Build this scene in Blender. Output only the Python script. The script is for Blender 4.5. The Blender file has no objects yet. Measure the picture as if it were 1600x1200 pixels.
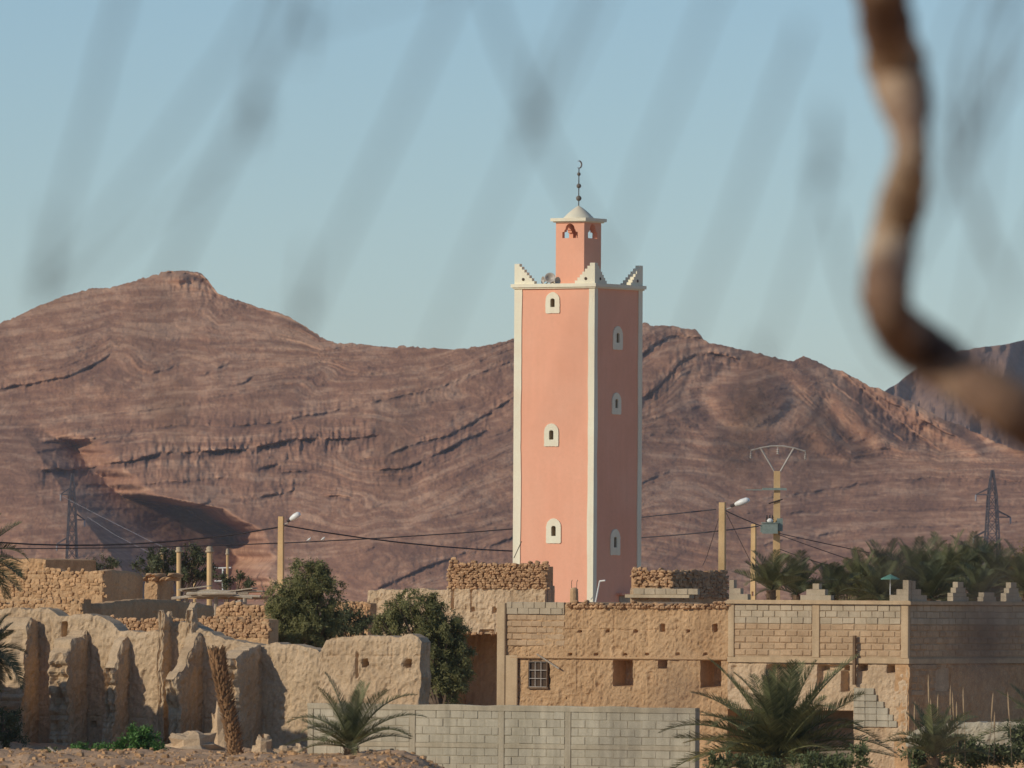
import bpy, math, random
import numpy as np
from mathutils import Vector, Matrix, Euler
random.seed(7)
SC = bpy.context.scene
COL = SC.collection
R = math.radians
# ------------------------------------------------------------------ camera
FPX = 15265.0            # focal length in pixels of the 1600 px wide photograph
CAMH = 4.0
HORIZ = 935.0
PITCH = math.atan((HORIZ-600.0)/FPX)
ROLL = R(-0.35)
CAM_M = Matrix.Translation((0,0,CAMH)) @ Euler((math.pi/2+PITCH,0,0)).to_matrix().to_4x4() @ Matrix.Rotation(-ROLL,4,'Z')
cam = bpy.data.cameras.new('camera'); cam_o = bpy.data.objects.new('camera', cam); COL.objects.link(cam_o)
cam_o.matrix_world = CAM_M
cam.sensor_width = 36.0; cam.lens = 36.0*FPX/1600.0
cam.clip_start = 0.5; cam.clip_end = 20000
cam.dof.use_dof = True; cam.dof.focus_distance = 400.0; cam.dof.aperture_fstop = (cam.lens/1000.0)/0.036
SC.camera = cam_o
# ------------------------------------------------------------------ light
SUN_AZ = R(62)           # to the left of straight behind the camera
SUN_EL = R(25)
SUN_DIR = Vector((-math.cos(SUN_EL)*math.sin(SUN_AZ), -math.cos(SUN_EL)*math.cos(SUN_AZ), math.sin(SUN_EL)))
W = bpy.data.worlds.new('World'); SC.world = W; W.use_nodes = True
nt = W.node_tree; bg = nt.nodes['Background']
sky = nt.nodes.new('ShaderNodeTexSky'); sky.sky_type = 'NISHITA'; sky.sun_disc = False
sky.sun_elevation = SUN_EL; sky.sun_rotation = math.atan2(SUN_DIR.x, SUN_DIR.y)
sky.altitude = 1100; sky.air_density = 1.0; sky.dust_density = 0.1; sky.ozone_density = 5.0
nt.links.new(sky.outputs[0], bg.inputs[0]); bg.inputs[1].default_value = 0.095
sl = bpy.data.lights.new('sun','SUN'); sl.energy = 2.75; sl.angle = R(0.55); sl.color = (1.0,0.92,0.78)
so = bpy.data.objects.new('sun', sl); COL.objects.link(so); so.rotation_euler = SUN_DIR.to_track_quat('Z','Y').to_euler()
vs = SC.view_settings; vs.view_transform = 'Standard'; vs.look = 'None'; vs.exposure = 0.0; vs.gamma = 1.0; vs.use_curve_mapping = False
SC.cycles.use_denoising = True
SC.cycles.max_bounces = 8; SC.cycles.diffuse_bounces = 4; SC.cycles.volume_bounces = 1; SC.cycles.transparent_max_bounces = 8
# ------------------------------------------------------------------ helpers
CAM3 = CAM_M.to_3x3()
def ray(px, py):
    d = CAM3 @ Vector(((px-800)/FPX, -(py-600)/FPX, -1.0)); return d
def P(px, py, Y):
    d = ray(px,py); return Vector((0,0,CAMH)) + d*(Y/d.y)
def ppm(Y): return FPX/Y
def _h(ix,iy,seed):
    h = (ix.astype(np.int64)*374761393 + iy.astype(np.int64)*668265263 + seed*974634777) & 0xffffffff
    h = ((h ^ (h>>13))*1274126177) & 0xffffffff
    h = h ^ (h>>16)
    return (h & 0xffff)/32767.5-1.0
def vn(x,y,seed=0):
    x=np.asarray(x,float); y=np.asarray(y,float)
    ix=np.floor(x); iy=np.floor(y); fx=x-ix; fy=y-iy
    fx=fx*fx*(3-2*fx); fy=fy*fy*(3-2*fy)
    a=_h(ix,iy,seed); b=_h(ix+1,iy,seed); c=_h(ix,iy+1,seed); d=_h(ix+1,iy+1,seed)
    return (a*(1-fx)+b*fx)*(1-fy)+(c*(1-fx)+d*fx)*fy
def fbm(x,y,o=4,seed=0,g=0.5):
    s=0;a=1.0
    for k in range(o):
        s=s+a*vn(np.asarray(x)*2**k+k*17.3,np.asarray(y)*2**k-k*9.1,seed+k); a*=g
    return s
def sstep(a,b,x):
    t=np.clip((np.asarray(x,float)-a)/(b-a),0,1); return t*t*(3-2*t)
# --- node materials
MATS={}
def mk(name, cols, scale=2.0, detail=6, bump=0.3, bscale=12.0, rough=0.9, obj_rand=0.0, fine=0.25, stretch=(1,1,1), dist=0.02, spec=0.2, streak=0.0, attr=None, isl=0.0):
    """cols: list of (pos, (r,g,b)) laid over a noise; fine multiplies by a finer noise"""
    m=bpy.data.materials.new(name); m.use_nodes=True; t=m.node_tree; N=t.nodes; L=t.links
    b=N['Principled BSDF']; b.inputs['Roughness'].default_value=rough
    b.inputs['Specular IOR Level'].default_value=spec
    tc=N.new('ShaderNodeNewGeometry'); mp=N.new('ShaderNodeMapping'); mp.inputs['Scale'].default_value=stretch
    L.new(tc.outputs['Position'],mp.inputs['Vector'])
    n1=N.new('ShaderNodeTexNoise'); n1.inputs['Scale'].default_value=scale; n1.inputs['Detail'].default_value=detail; n1.inputs['Roughness'].default_value=0.62
    L.new(mp.outputs[0],n1.inputs['Vector'])
    cr=N.new('ShaderNodeValToRGB'); e=cr.color_ramp.elements
    while len(e)<len(cols): e.new(0.5)
    for i,(p,c) in enumerate(cols): e[i].position=p; e[i].color=tuple(min(.88,v_*1.30) for v_ in (c[0],c[1]*.95,c[2]*.87))+(1,)
    L.new(n1.outputs['Fac'],cr.inputs[0]); col=cr.outputs[0]
    n2=N.new('ShaderNodeTexNoise'); n2.inputs['Scale'].default_value=bscale; n2.inputs['Detail'].default_value=8; n2.inputs['Roughness'].default_value=0.7
    L.new(tc.outputs['Position'],n2.inputs['Vector'])
    def mul(colsock, fac, lo, hi):
        mr=N.new('ShaderNodeMapRange'); mr.inputs['From Min'].default_value=0.25; mr.inputs['From Max'].default_value=0.75
        mr.inputs['To Min'].default_value=lo; mr.inputs['To Max'].default_value=hi; L.new(fac,mr.inputs['Value'])
        mx=N.new('ShaderNodeVectorMath'); mx.operation='SCALE'; L.new(colsock,mx.inputs[0]); L.new(mr.outputs[0],mx.inputs['Scale']); return mx.outputs[0]
    if fine: col=mul(col,n2.outputs['Fac'],1-fine,1+fine)
    if streak:
        m3=N.new('ShaderNodeMapping'); m3.inputs['Scale'].default_value=(5,5,0.35); L.new(tc.outputs['Position'],m3.inputs['Vector'])
        n3=N.new('ShaderNodeTexNoise'); n3.inputs['Scale'].default_value=1.0; n3.inputs['Detail'].default_value=5; L.new(m3.outputs[0],n3.inputs['Vector'])
        col=mul(col,n3.outputs['Fac'],1-streak,1+streak)
    if obj_rand:
        oi=N.new('ShaderNodeObjectInfo'); mr=N.new('ShaderNodeMapRange'); mr.inputs['To Min'].default_value=1-obj_rand; mr.inputs['To Max'].default_value=1+obj_rand
        L.new(oi.outputs['Random'],mr.inputs['Value']); mx=N.new('ShaderNodeVectorMath'); mx.operation='SCALE'; L.new(col,mx.inputs[0]); L.new(mr.outputs[0],mx.inputs['Scale']); col=mx.outputs[0]
    if isl:
        mr=N.new('ShaderNodeMapRange'); mr.inputs['To Min'].default_value=1-isl; mr.inputs['To Max'].default_value=1+isl
        L.new(tc.outputs['Random Per Island'],mr.inputs['Value']); mx=N.new('ShaderNodeVectorMath'); mx.operation='SCALE'; L.new(col,mx.inputs[0]); L.new(mr.outputs[0],mx.inputs['Scale']); col=mx.outputs[0]
    if attr:
        at=N.new('ShaderNodeAttribute'); at.attribute_name=attr[0]
        mx=N.new('ShaderNodeMix'); mx.data_type='RGBA'; L.new(at.outputs['Fac'],mx.inputs[0]); L.new(col,mx.inputs[6]); mx.inputs[7].default_value=(*attr[1],1); col=mx.outputs[2]
    L.new(col,b.inputs['Base Color'])
    if bump:
        bp=N.new('ShaderNodeBump'); bp.inputs['Strength'].default_value=bump; bp.inputs['Distance'].default_value=dist
        L.new(n2.outputs['Fac'],bp.inputs['Height']); L.new(bp.outputs[0],b.inputs['Normal'])
    MATS[name]=m; return m
def leafmat(name, c1, c2, trans=0.25, rough=0.6, scale=3.0):
    m=bpy.data.materials.new(name); m.use_nodes=True; t=m.node_tree; N=t.nodes; L=t.links
    b=N['Principled BSDF']; b.inputs['Roughness'].default_value=rough; b.inputs['Specular IOR Level'].default_value=0.25
    g=N.new('ShaderNodeNewGeometry'); n=N.new('ShaderNodeTexNoise'); n.inputs['Scale'].default_value=scale; n.inputs['Detail'].default_value=3
    L.new(g.outputs['Position'],n.inputs['Vector'])
    ad=N.new('ShaderNodeMath'); ad.operation='ADD'; L.new(n.outputs['Fac'],ad.inputs[0])
    mr=N.new('ShaderNodeMapRange'); mr.inputs['To Min'].default_value=-0.3; mr.inputs['To Max'].default_value=0.3; L.new(g.outputs['Random Per Island'],mr.inputs['Value']); L.new(mr.outputs[0],ad.inputs[1])
    mx=N.new('ShaderNodeMix'); mx.data_type='RGBA'; L.new(ad.outputs[0],mx.inputs[0]); mx.inputs[6].default_value=(*c1,1); mx.inputs[7].default_value=(*c2,1)
    L.new(mx.outputs[2],b.inputs['Base Color'])
    tr=N.new('ShaderNodeBsdfTranslucent'); L.new(mx.outputs[2],tr.inputs['Color'])
    ms=N.new('ShaderNodeMixShader'); ms.inputs[0].default_value=trans; L.new(b.outputs[0],ms.inputs[1]); L.new(tr.outputs[0],ms.inputs[2])
    L.new(ms.outputs[0],N['Material Output'].inputs['Surface'])
    MATS[name]=m; return m
# --- objects
def tag(o,label=None,cat=None,group=None,kind=None):
    if label: o['label']=label
    if cat: o['category']=cat
    if group: o['group']=group
    if kind: o['kind']=kind
    return o
def root(name,label,cat,loc=(0,0,0),rz=0.0,group=None):
    o=bpy.data.objects.new(name,None); o.empty_display_size=0.3; COL.objects.link(o); o.location=loc; o.rotation_euler=(0,0,rz)
    return tag(o,label,cat,group)
def obj(name,me,mat=None,parent=None,loc=(0,0,0),rot=(0,0,0),scale=None):
    o=bpy.data.objects.new(name,me); COL.objects.link(o)
    if parent is not None: o.parent=parent
    o.location=loc; o.rotation_euler=rot
    if scale: o.scale=scale
    if mat is not None and len(me.materials)==0: me.materials.append(mat)
    return o
def mesh(name,v,f,mat=None,smooth=False):
    me=bpy.data.meshes.new(name); me.from_pydata([tuple(p) for p in v],[],[tuple(q) for q in f]); me.update()
    if mat is not None: me.materials.append(mat)
    if smooth: me.polygons.foreach_set('use_smooth',[True]*len(me.polygons))
    return me
class MB:
    def __init__(s): s.v=[]; s.f=[]
    def add(s,v,f):
        n=len(s.v); s.v+= [tuple(p) for p in v]; s.f+=[tuple(i+n for i in q) for q in f]; return s
    def box(s,x0,x1,y0,y1,z0,z1,ch=0.0):
        if ch<=0:
            v=[(x0,y0,z0),(x1,y0,z0),(x1,y1,z0),(x0,y1,z0),(x0,y0,z1),(x1,y0,z1),(x1,y1,z1),(x0,y1,z1)]
            return s.add(v,[(0,3,2,1),(4,5,6,7),(0,1,5,4),(1,2,6,5),(2,3,7,6),(3,0,4,7)])
        v=[]  # chamfer on the front (-y) edges only
        for (y,i) in ((y1,0),(y0+ch,0),(y0,ch)):
            v+=[(x0+i,y,z0+i),(x1-i,y,z0+i),(x1-i,y,z1-i),(x0+i,y,z1-i)]
        f=[(0,1,2,3),(11,10,9,8)]
        for k in (0,4):
            for j in range(4): f.append((k+j,k+4+j,k+4+(j+1)%4,k+(j+1)%4))
        return s.add(v,f)
    def frustum(s,c0,c1,a0,b0,a1,b1):
        v=[]
        for (c,a,b) in ((c0,a0,b0),(c1,a1,b1)):
            for sx,sy in ((-1,-1),(1,-1),(1,1),(-1,1)): v.append((c[0]+sx*a,c[1]+sy*b,c[2]))
        return s.add(v,[(0,3,2,1),(4,5,6,7),(0,1,5,4),(1,2,6,5),(2,3,7,6),(3,0,4,7)])
    def tube(s,pts,rads,n=6,cap=True):
        pts=[Vector(p) for p in pts]
        if not hasattr(rads,'__len__'): rads=[rads]*len(pts)
        base=len(s.v); prev=None
        for i,p in enumerate(pts):
            d=(pts[min(i+1,len(pts)-1)]-pts[max(i-1,0)])
            d=d.normalized() if d.length>1e-9 else Vector((0,0,1))
            if prev is None: a=d.orthogonal().normalized()
            else:
                a=prev-d*prev.dot(d); a=a.normalized() if a.length>1e-6 else d.orthogonal().normalized()
            prev=a; b=d.cross(a)
            for k in range(n):
                th=2*math.pi*k/n; q=p+(a*math.cos(th)+b*math.sin(th))*rads[i]; s.v.append(tuple(q))
        for i in range(len(pts)-1):
            for k in range(n):
                s.f.append((base+i*n+k,base+i*n+(k+1)%n,base+(i+1)*n+(k+1)%n,base+(i+1)*n+k))
        if cap:
            s.f.append(tuple(base+k for k in reversed(range(n)))); e=base+(len(pts)-1)*n; s.f.append(tuple(e+k for k in range(n)))
        return s
    def lathe(s,prof,n=16,c=(0,0,0),axis='z'):
        base=len(s.v)
        for (r,z) in prof:
            for k in range(n):
                th=2*math.pi*k/n; s.v.append((c[0]+r*math.cos(th),c[1]+r*math.sin(th),c[2]+z))
        for i in range(len(prof)-1):
            for k in range(n): s.f.append((base+i*n+k,base+i*n+(k+1)%n,base+(i+1)*n+(k+1)%n,base+(i+1)*n+k))
        s.f.append(tuple(base+k for k in reversed(range(n)))); e=base+(len(prof)-1)*n; s.f.append(tuple(e+k for k in range(n)))
        return s
    def build(s,name,mat,parent=None,smooth=False,loc=(0,0,0),rot=(0,0,0)):
        return obj(name,mesh(name,s.v,s.f,mat,smooth),None,parent,loc,rot)
class Frame:
    """a building's own axes: x along its lit front, y into the depth, z up; origin where pixel px meets depth Y"""
    def __init__(s,px,Y,t=R(31.4),z=0.0):
        p=P(px,HORIZ,Y); s.o=Vector((p.x,Y,z)); s.t=t; s.u=Vector((math.cos(t),-math.sin(t),0)); s.w=Vector((math.sin(t),math.cos(t),0))
    def xz(s,px,py,y=0.0):      # pixel -> local x,z on the plane local y
        d=ray(px,py); c=Vector((0,0,CAMH)); o=s.o+s.w*y
        k=(o-c).dot(s.w)/d.dot(s.w); q=c+d*k-s.o; return q.dot(s.u), q.z
    def yz(s,px,py,x=0.0):      # pixel -> local y,z on the plane local x
        d=ray(px,py); c=Vector((0,0,CAMH)); o=s.o+s.u*x
        k=(o-c).dot(s.u)/d.dot(s.u); q=c+d*k-s.o; return q.dot(s.w), q.z
    def loc(s,p):               # world -> local
        q=Vector(p)-s.o; return (q.dot(s.u),q.dot(s.w),q.z)
    def root(s,name,label,cat,group=None): return root(name,label,cat,s.o,-s.t,group)
def panel(mb,x0,x1,z0,z1,y,holes,depth,fx=None):
    """flat panel facing -y with rectangular recesses (hx0,hx1,hz0,hz1,depth)"""
    fx=fx or (lambda x,y,z:(x,y,z))
    xs=sorted({x0,x1,*[h[0] for h in holes],*[h[1] for h in holes]}); zs=sorted({z0,z1,*[h[2] for h in holes],*[h[3] for h in holes]})
    for i in range(len(xs)-1):
        for j in range(len(zs)-1):
            cx=(xs[i]+xs[i+1])/2; cz=(zs[j]+zs[j+1])/2
            if any(h[0]<cx<h[1] and h[2]<cz<h[3] for h in holes): continue
            mb.add([fx(xs[i],y,zs[j]),fx(xs[i+1],y,zs[j]),fx(xs[i+1],y,zs[j+1]),fx(xs[i],y,zs[j+1])],[(0,1,2,3)])
    for h in holes:
        a,b,c,d=h[:4]; dp=h[4] if len(h)>4 else depth
        v=[fx(a,y,c),fx(b,y,c),fx(b,y,d),fx(a,y,d),fx(a,y+dp,c),fx(b,y+dp,c),fx(b,y+dp,d),fx(a,y+dp,d)]
        mb.add(v,[(0,4,5,1),(1,5,6,2),(2,6,7,3),(3,7,4,0),(4,7,6,5)])
def ring_plate(mb,outer,inner,y0,y1,fx=None):
    """plate between two loops (same length, x/z), with thickness y0..y1"""
    fx=fx or (lambda x,y,z:(x,y,z)); n=len(outer); v=[]
    for y in (y0,y1):
        v+=[fx(a,y,b) for a,b in outer]; v+=[fx(a,y,b) for a,b in inner]
    f=[]
    for k in range(n):
        k2=(k+1)%n
        f+=[(k,k2,n+k2,n+k),(2*n+k2,2*n+k,3*n+k,3*n+k2),(k2,k,2*n+k,2*n+k2),(n+k,n+k2,3*n+k2,3*n+k)]
    mb.add(v,f)
def star_angles(n,*polys):
    a=[2*math.pi*(k+.5)/n for k in range(n)]
    for q in polys: a+=[math.atan2(y,x)%(2*math.pi) for x,y in q]
    a.sort(); out=[a[0]]
    for t in a[1:]:
        if t-out[-1]>1e-3: out.append(t)
    return out
def ray_loop(poly,c,angs):
    """where rays from c meet a closed polygon"""
    out=[]
    for a in angs:
        dx,dy=math.cos(a),math.sin(a); best=None
        for i in range(len(poly)):
            x1,y1=poly[i]; x2,y2=poly[(i+1)%len(poly)]
            ex,ey=x2-x1,y2-y1; den=dx*ey-dy*ex
            if abs(den)<1e-12: continue
            t=((x1-c[0])*ey-(y1-c[1])*ex)/den; s=((x1-c[0])*dy-(y1-c[1])*dx)/den
            if t>0 and -1e-9<=s<=1+1e-9 and (best is None or t<best): best=t
        out.append((c[0]+dx*best,c[1]+dy*best))
    return out
def interp(pts,x):
    xs=[p[0] for p in pts]; ys=[p[1] for p in pts]; return np.interp(x,xs,ys)
def earth_wall(parent,mat,prof,y0,thick,zb,res=0.07,seed=0,rough=0.03,topj=0.03,holes=(),courses=None,name='wall',ang=0.0,org=(0,0),rag=0.0,lean=0.0):
    """rammed-earth slab: prof = top outline [(x,z)] in its own axes; front faces -y"""
    x0,x1=prof[0][0],prof[-1][0]; nx=max(3,int(abs(x1-x0)/res)+1); X=np.linspace(x0,x1,nx)
    T=interp(prof,X)+topj*fbm(X*3.1,X*0+seed,4,seed)
    nz=max(3,int((T.max()-zb)/res)+1)
    U=np.linspace(0,1,nz); XX=np.repeat(X[:,None],nz,1); ZZ=zb+(T-zb)[:,None]*U[None,:]
    d=rough*(0.40*fbm(XX*1.0,ZZ*1.0,2,seed+11)+0.17*fbm(XX*5,ZZ*4.2,2,seed+3)+0.48*fbm(XX*13,ZZ*10,2,seed+4))
    d-=rough*0.7*np.clip(fbm(XX*7.5,ZZ*0.8,3,seed+17)-0.35,0,1)
    d-=rough*1.2*np.clip(fbm(XX*2.3,ZZ*2.9,3,seed+29)-0.45,0,1)
    d+=lean*(ZZ-zb)
    if courses:
        for zc in courses:
            zz=zc+0.02*fbm(XX*2,XX*0+3,3,seed+5)
            d-=0.035*np.exp(-((ZZ-zz)/0.022)**2)*(0.6+0.5*vn(XX*3,ZZ*0,seed))
    edge=0
    if rag:   # ragged ends
        tx=(XX-x0)/(x1-x0); XX=XX+rag*(sstep(0.55,1,tx)*(fbm(ZZ*1.0,ZZ*0+seed,2,seed+7)*0.9+0.55*np.abs(fbm(ZZ*4,ZZ*0+3,3,seed+8))-.25)-sstep(0.45,0,tx)*(fbm(ZZ*1.0,ZZ*0+seed+5,2,seed+9)*0.9+0.55*np.abs(fbm(ZZ*4,ZZ*0+7,3,seed+10))-.25))
    d-=0.05*sstep(0.12,0,(T[:,None]-ZZ))
    for hh in holes:
        a,b,c,e,dp=hh[:5]
        if len(hh)>5:
            d-=dp*sstep(1.2,.8,np.hypot((XX-(a+b)/2)/((b-a)/2),(ZZ-(c+e)/2)/((e-c)/2))+.25*fbm(XX*9,ZZ*9,2,seed)); continue
        w=sstep(a-res*.6,a+res*.4,XX)*sstep(b+res*.6,b-res*.4,XX)*sstep(c-res*.6,c+res*.4,ZZ)*sstep(e+res*.6,e-res*.4,ZZ)
        d-=dp*w
    YF=y0-d; YB=y0+thick+0.5*d*0+rough*0.7*fbm(XX*1.3+9,ZZ*1.3,3,seed+21)
    ca,sa=math.cos(ang),math.sin(ang)
    def tr(x,y,z): return np.stack([org[0]+ca*x-sa*y,org[1]+sa*x+ca*y,z],-1).reshape(-1,3)
    V=np.concatenate([tr(XX,YF,ZZ),tr(XX,YB,ZZ)]); n=nx*nz; F=[]
    I=np.arange(n).reshape(nx,nz)
    a=I[:-1,:-1].ravel();b=I[1:,:-1].ravel();c=I[1:,1:].ravel();e=I[:-1,1:].ravel()
    F+=np.stack([a,b,c,e],1).tolist(); F+=np.stack([b+n,a+n,e+n,c+n],1).tolist()
    t=I[:,-1]; F+=np.stack([t[:-1],t[1:],t[1:]+n,t[:-1]+n],1).tolist()
    # ends: a few columns across the thickness with their own relief
    mcol=8 if rag else 2
    for (ix,sg) in ((0,-1),(nx-1,1)):
        cols_=[I[ix,:]]
        for j in range(1,mcol):
            s_=j/mcol; xx=XX[ix,:]+sg*(rag*.6+rough*.6)*fbm(ZZ[ix,:]*2.2,np.full(nz,s_*6.5+ix),4,seed+33,.6)*math.sin(math.pi*s_)**.5
            yy=YF[ix,:]*(1-s_)+YB[ix,:]*s_; base_=len(V); V=np.concatenate([V,tr(xx,yy,ZZ[ix,:])]); cols_.append(np.arange(base_,base_+nz))
        cols_.append(I[ix,:]+n)
        for j in range(mcol):
            A,B=cols_[j],cols_[j+1]
            if sg<0: A,B=B,A
            F+=np.stack([A[:-1],B[:-1],B[1:],A[1:]],1).tolist()
        F.append([int(c_[-1]) for c_ in (cols_ if sg<0 else cols_[::-1])])
    return obj(name,mesh(name,V.tolist(),F,mat),None,parent)
_ST=[]
for k in range(6):
    rr=random.Random(k); v=[]
    for (x,y,z) in ((-1,-1,-1),(1,-1,-1),(1,1,-1),(-1,1,-1),(-1,-1,1),(1,-1,1),(1,1,1),(-1,1,1)):
        v.append((x*rr.uniform(.55,.95),y*rr.uniform(.5,.9),z*rr.uniform(.55,.95)))
    v+=[(0,-1.15,rr.uniform(-.3,.3)),(rr.uniform(-.3,.3),0,1.1)]
    _ST.append((v,[(0,3,2,1),(8,0,1),(8,1,5),(8,5,4),(8,4,0),(1,2,6,5),(2,3,7,6),(3,0,4,7),(9,4,5),(9,5,6),(9,6,7),(9,7,4)]))
def stones(parent,mat,x0,x1,zb,prof,y,sx,sz,seed=0,name='rubble_stones',ang=0.0,org=(0,0),jit=0.5,drop=0.0,dep=0.09):
    """courses of rough stones on a wall face and its top: one joined part"""
    rr=random.Random(seed); mb=MB(); ca,sa=math.cos(ang),math.sin(ang)
    z=zb
    row=0
    while True:
        x=x0+rr.uniform(0,sx); hgt=sz*rr.uniform(.75,1.3); any_=False
        while x<x1:
            w=sx*rr.uniform(.6,1.5); top=float(interp(prof,x+w/2))+rr.uniform(-.3,.7)*sz
            if z+hgt*.5<top:
                any_=True
                if rr.random()>=drop:
                    sv,sf=_ST[rr.randrange(6)]; tl=rr.uniform(-.3,.3)*jit*1.6; cz=z+hgt/2+rr.uniform(-.25,.25)*sz*jit; pr=dep*rr.uniform(.6,1.3); yy=y+rr.uniform(-.03,.05)
                    vv=[]
                    for (a,b,c) in sv:
                        a*=w*.54; c*=hgt*.56; b*=pr
                        aa=a*math.cos(tl)-c*math.sin(tl); cc=a*math.sin(tl)+c*math.cos(tl)
                        lx,ly=x+w/2+aa,yy+b
                        vv.append((org[0]+ca*lx-sa*ly,org[1]+sa*lx+ca*ly,cz+cc))
                    mb.add(vv,sf)
            x+=w
        z+=hgt*.92; row+=1
        if not any_ or row>60: break
    o=mb.build(name,mat,parent); o['kind']='stuff'; return o
# ------------------------------------------------------------------ materials
mk('earth',[(.25,(.30,.185,.10)),(.5,(.40,.265,.15)),(.75,(.46,.315,.185))],scale=0.7,bump=.5,bscale=16,streak=.12,fine=.24,dist=.05)
mk('earth_pale',[(.25,(.33,.235,.148)),(.5,(.415,.312,.206)),(.75,(.475,.365,.25))],scale=0.8,bump=.5,bscale=16,streak=.14,fine=.24,dist=.05)
mk('stone_red',isl=.22,cols=[(.25,(.27,.155,.085)),(.5,(.36,.225,.125)),(.75,(.44,.295,.175))],scale=3.5,bump=.5,bscale=14,fine=.3,dist=.03)
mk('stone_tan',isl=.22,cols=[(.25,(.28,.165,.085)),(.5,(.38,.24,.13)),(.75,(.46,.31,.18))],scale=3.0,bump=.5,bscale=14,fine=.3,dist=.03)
mk('block_grey',[(.3,(.31,.255,.18)),(.7,(.39,.33,.245))],scale=1.6,bump=.35,bscale=22,obj_rand=.09,fine=.15,streak=.10,dist=.01)
mk('block_cement',[(.3,(.285,.258,.197)),(.7,(.365,.335,.265))],scale=1.2,bump=.3,bscale=22,obj_rand=.06,fine=.16,streak=.2,dist=.01)
mk('block_mud',[(.3,(.30,.205,.125)),(.7,(.42,.305,.195))],scale=1.5,bump=.5,bscale=16,obj_rand=.09,fine=.22,dist=.02)
mk('cement_beam',[(.3,(.275,.24,.175)),(.7,(.355,.315,.24))],scale=1.2,bump=.3,bscale=22,fine=.16,streak=.2,dist=.01)
mk('mortar',[(.3,(.265,.235,.172)),(.7,(.335,.30,.225))],scale=3,bump=.5,bscale=20,fine=.2,dist=.02)
mk('concrete',[(.3,(.31,.25,.17)),(.7,(.40,.335,.24))],scale=1.4,bump=.3,bscale=18,fine=.12,streak=.12,dist=.01)
mk('pink_paint',[(.25,(.645,.318,.212)),(.5,(.67,.345,.236)),(.75,(.69,.37,.258))],scale=.5,bump=.06,bscale=9,rough=.85,fine=.045,streak=.025,dist=.01)
mk('white_paint',[(.3,(.66,.60,.47)),(.7,(.73,.67,.54))],scale=1.5,bump=.15,bscale=14,rough=.85,fine=.05,streak=.05,dist=.01)
mk('opening_shade',[(.3,(.05,.035,.025)),(.7,(.09,.06,.04))],scale=3,bump=0,fine=.1)  # dark tone standing in for the shade inside openings
mk('concrete_tan',[(.3,(.345,.255,.16)),(.7,(.43,.33,.215))],scale=1.4,bump=.3,bscale=18,fine=.14,streak=.12,dist=.01)
mk('mortar_tan',[(.3,(.30,.22,.14)),(.7,(.37,.28,.185))],scale=3,bump=.5,bscale=20,fine=.2,dist=.02)
mk('recess_shade',[(.3,(.13,.115,.095)),(.7,(.19,.165,.135))],scale=2,bump=.3,bscale=14,fine=.2)  # dark tone that carries the shade of the lower recess
mk('wood',[(.3,(.10,.065,.04)),(.7,(.20,.135,.085))],scale=6,stretch=(1,1,.2),bump=.4,bscale=30,fine=.3)
mk('wood_grey',[(.3,(.24,.20,.155)),(.7,(.38,.33,.265))],scale=6,stretch=(1,1,.3),bump=.4,bscale=30,fine=.3)
mk('iron',[(.3,(.03,.025,.025)),(.7,(.07,.055,.05))],scale=8,bump=.1,bscale=30,rough=.7,fine=.2)
mk('finial_ball',[(.3,(.11,.095,.08)),(.7,(.17,.15,.125))],scale=8,bump=0,rough=.6,fine=.1)
mk('pylon_steel',[(.3,(.05,.045,.05)),(.7,(.09,.08,.085))],scale=.8,bump=0,rough=.7,fine=.1)
mk('speaker_grey',[(.3,(.30,.27,.24)),(.7,(.42,.39,.35))],scale=6,bump=.05,bscale=20,rough=.5,fine=.1,spec=.5)
mk('pole_concrete',[(.3,(.46,.315,.155)),(.7,(.58,.41,.22))],scale=1.2,bump=.2,bscale=14,fine=.1,streak=.08)
mk('lamp_white',[(.3,(.66,.66,.62)),(.7,(.76,.76,.72))],scale=4,bump=0,rough=.4,fine=.05,spec=.5)
mk('transformer_green',[(.3,(.16,.21,.19)),(.7,(.24,.29,.265))],scale=3,bump=.1,bscale=12,rough=.5,fine=.15,spec=.4)
mk('cable',[(.3,(.03,.025,.03)),(.7,(.05,.045,.045))],scale=4,bump=0,rough=.8,fine=.1)
mk('far_wire',[(.3,(.20,.20,.22)),(.7,(.26,.26,.28))],scale=.2,bump=0,rough=.4,fine=.05,spec=.5)
mk('palm_bark',[(.3,(.085,.055,.035)),(.7,(.19,.125,.075))],scale=5,bump=.6,bscale=16,fine=.35,dist=.03)
mk('palm_bark_dry',[(.3,(.16,.09,.045)),(.7,(.32,.19,.10))],scale=5,bump=.6,bscale=16,fine=.35,dist=.03)
mk('bark',[(.3,(.10,.07,.05)),(.7,(.19,.14,.10))],scale=5,bump=.6,bscale=16,fine=.3,dist=.02)
mk('branch_bark',[(.32,(.085,.05,.038)),(.50,(.19,.115,.075)),(.66,(.40,.30,.21))],scale=5,bump=.6,bscale=50,fine=.3,dist=.01,detail=3)
mk('twig_bark',[(.3,(.07,.06,.06)),(.7,(.13,.11,.10))],scale=9,bump=0,fine=.2)
mk('bird_white',[(.3,(.55,.53,.50)),(.7,(.75,.73,.70))],scale=12,bump=0,fine=.1)
mk('cloth_green',[(.3,(.09,.24,.19)),(.7,(.14,.32,.26))],scale=5,bump=.1,bscale=20,fine=.1)
mk('soil',[(.25,(.36,.225,.13)),(.5,(.45,.29,.17)),(.75,(.53,.36,.22))],scale=.9,bump=.6,bscale=7,fine=.25,dist=.08)
mk('plume',[(.3,(.30,.21,.12)),(.7,(.42,.31,.19))],scale=9,bump=0,fine=.1)
leafmat('palm_leaf',(0.1037,0.1098,0.0415),(0.244,0.2379,0.1037),trans=.28)
leafmat('palm_leaf_dark',(0.0854,0.0952,0.0427),(0.2013,0.2074,0.0976),trans=.28)
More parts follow.
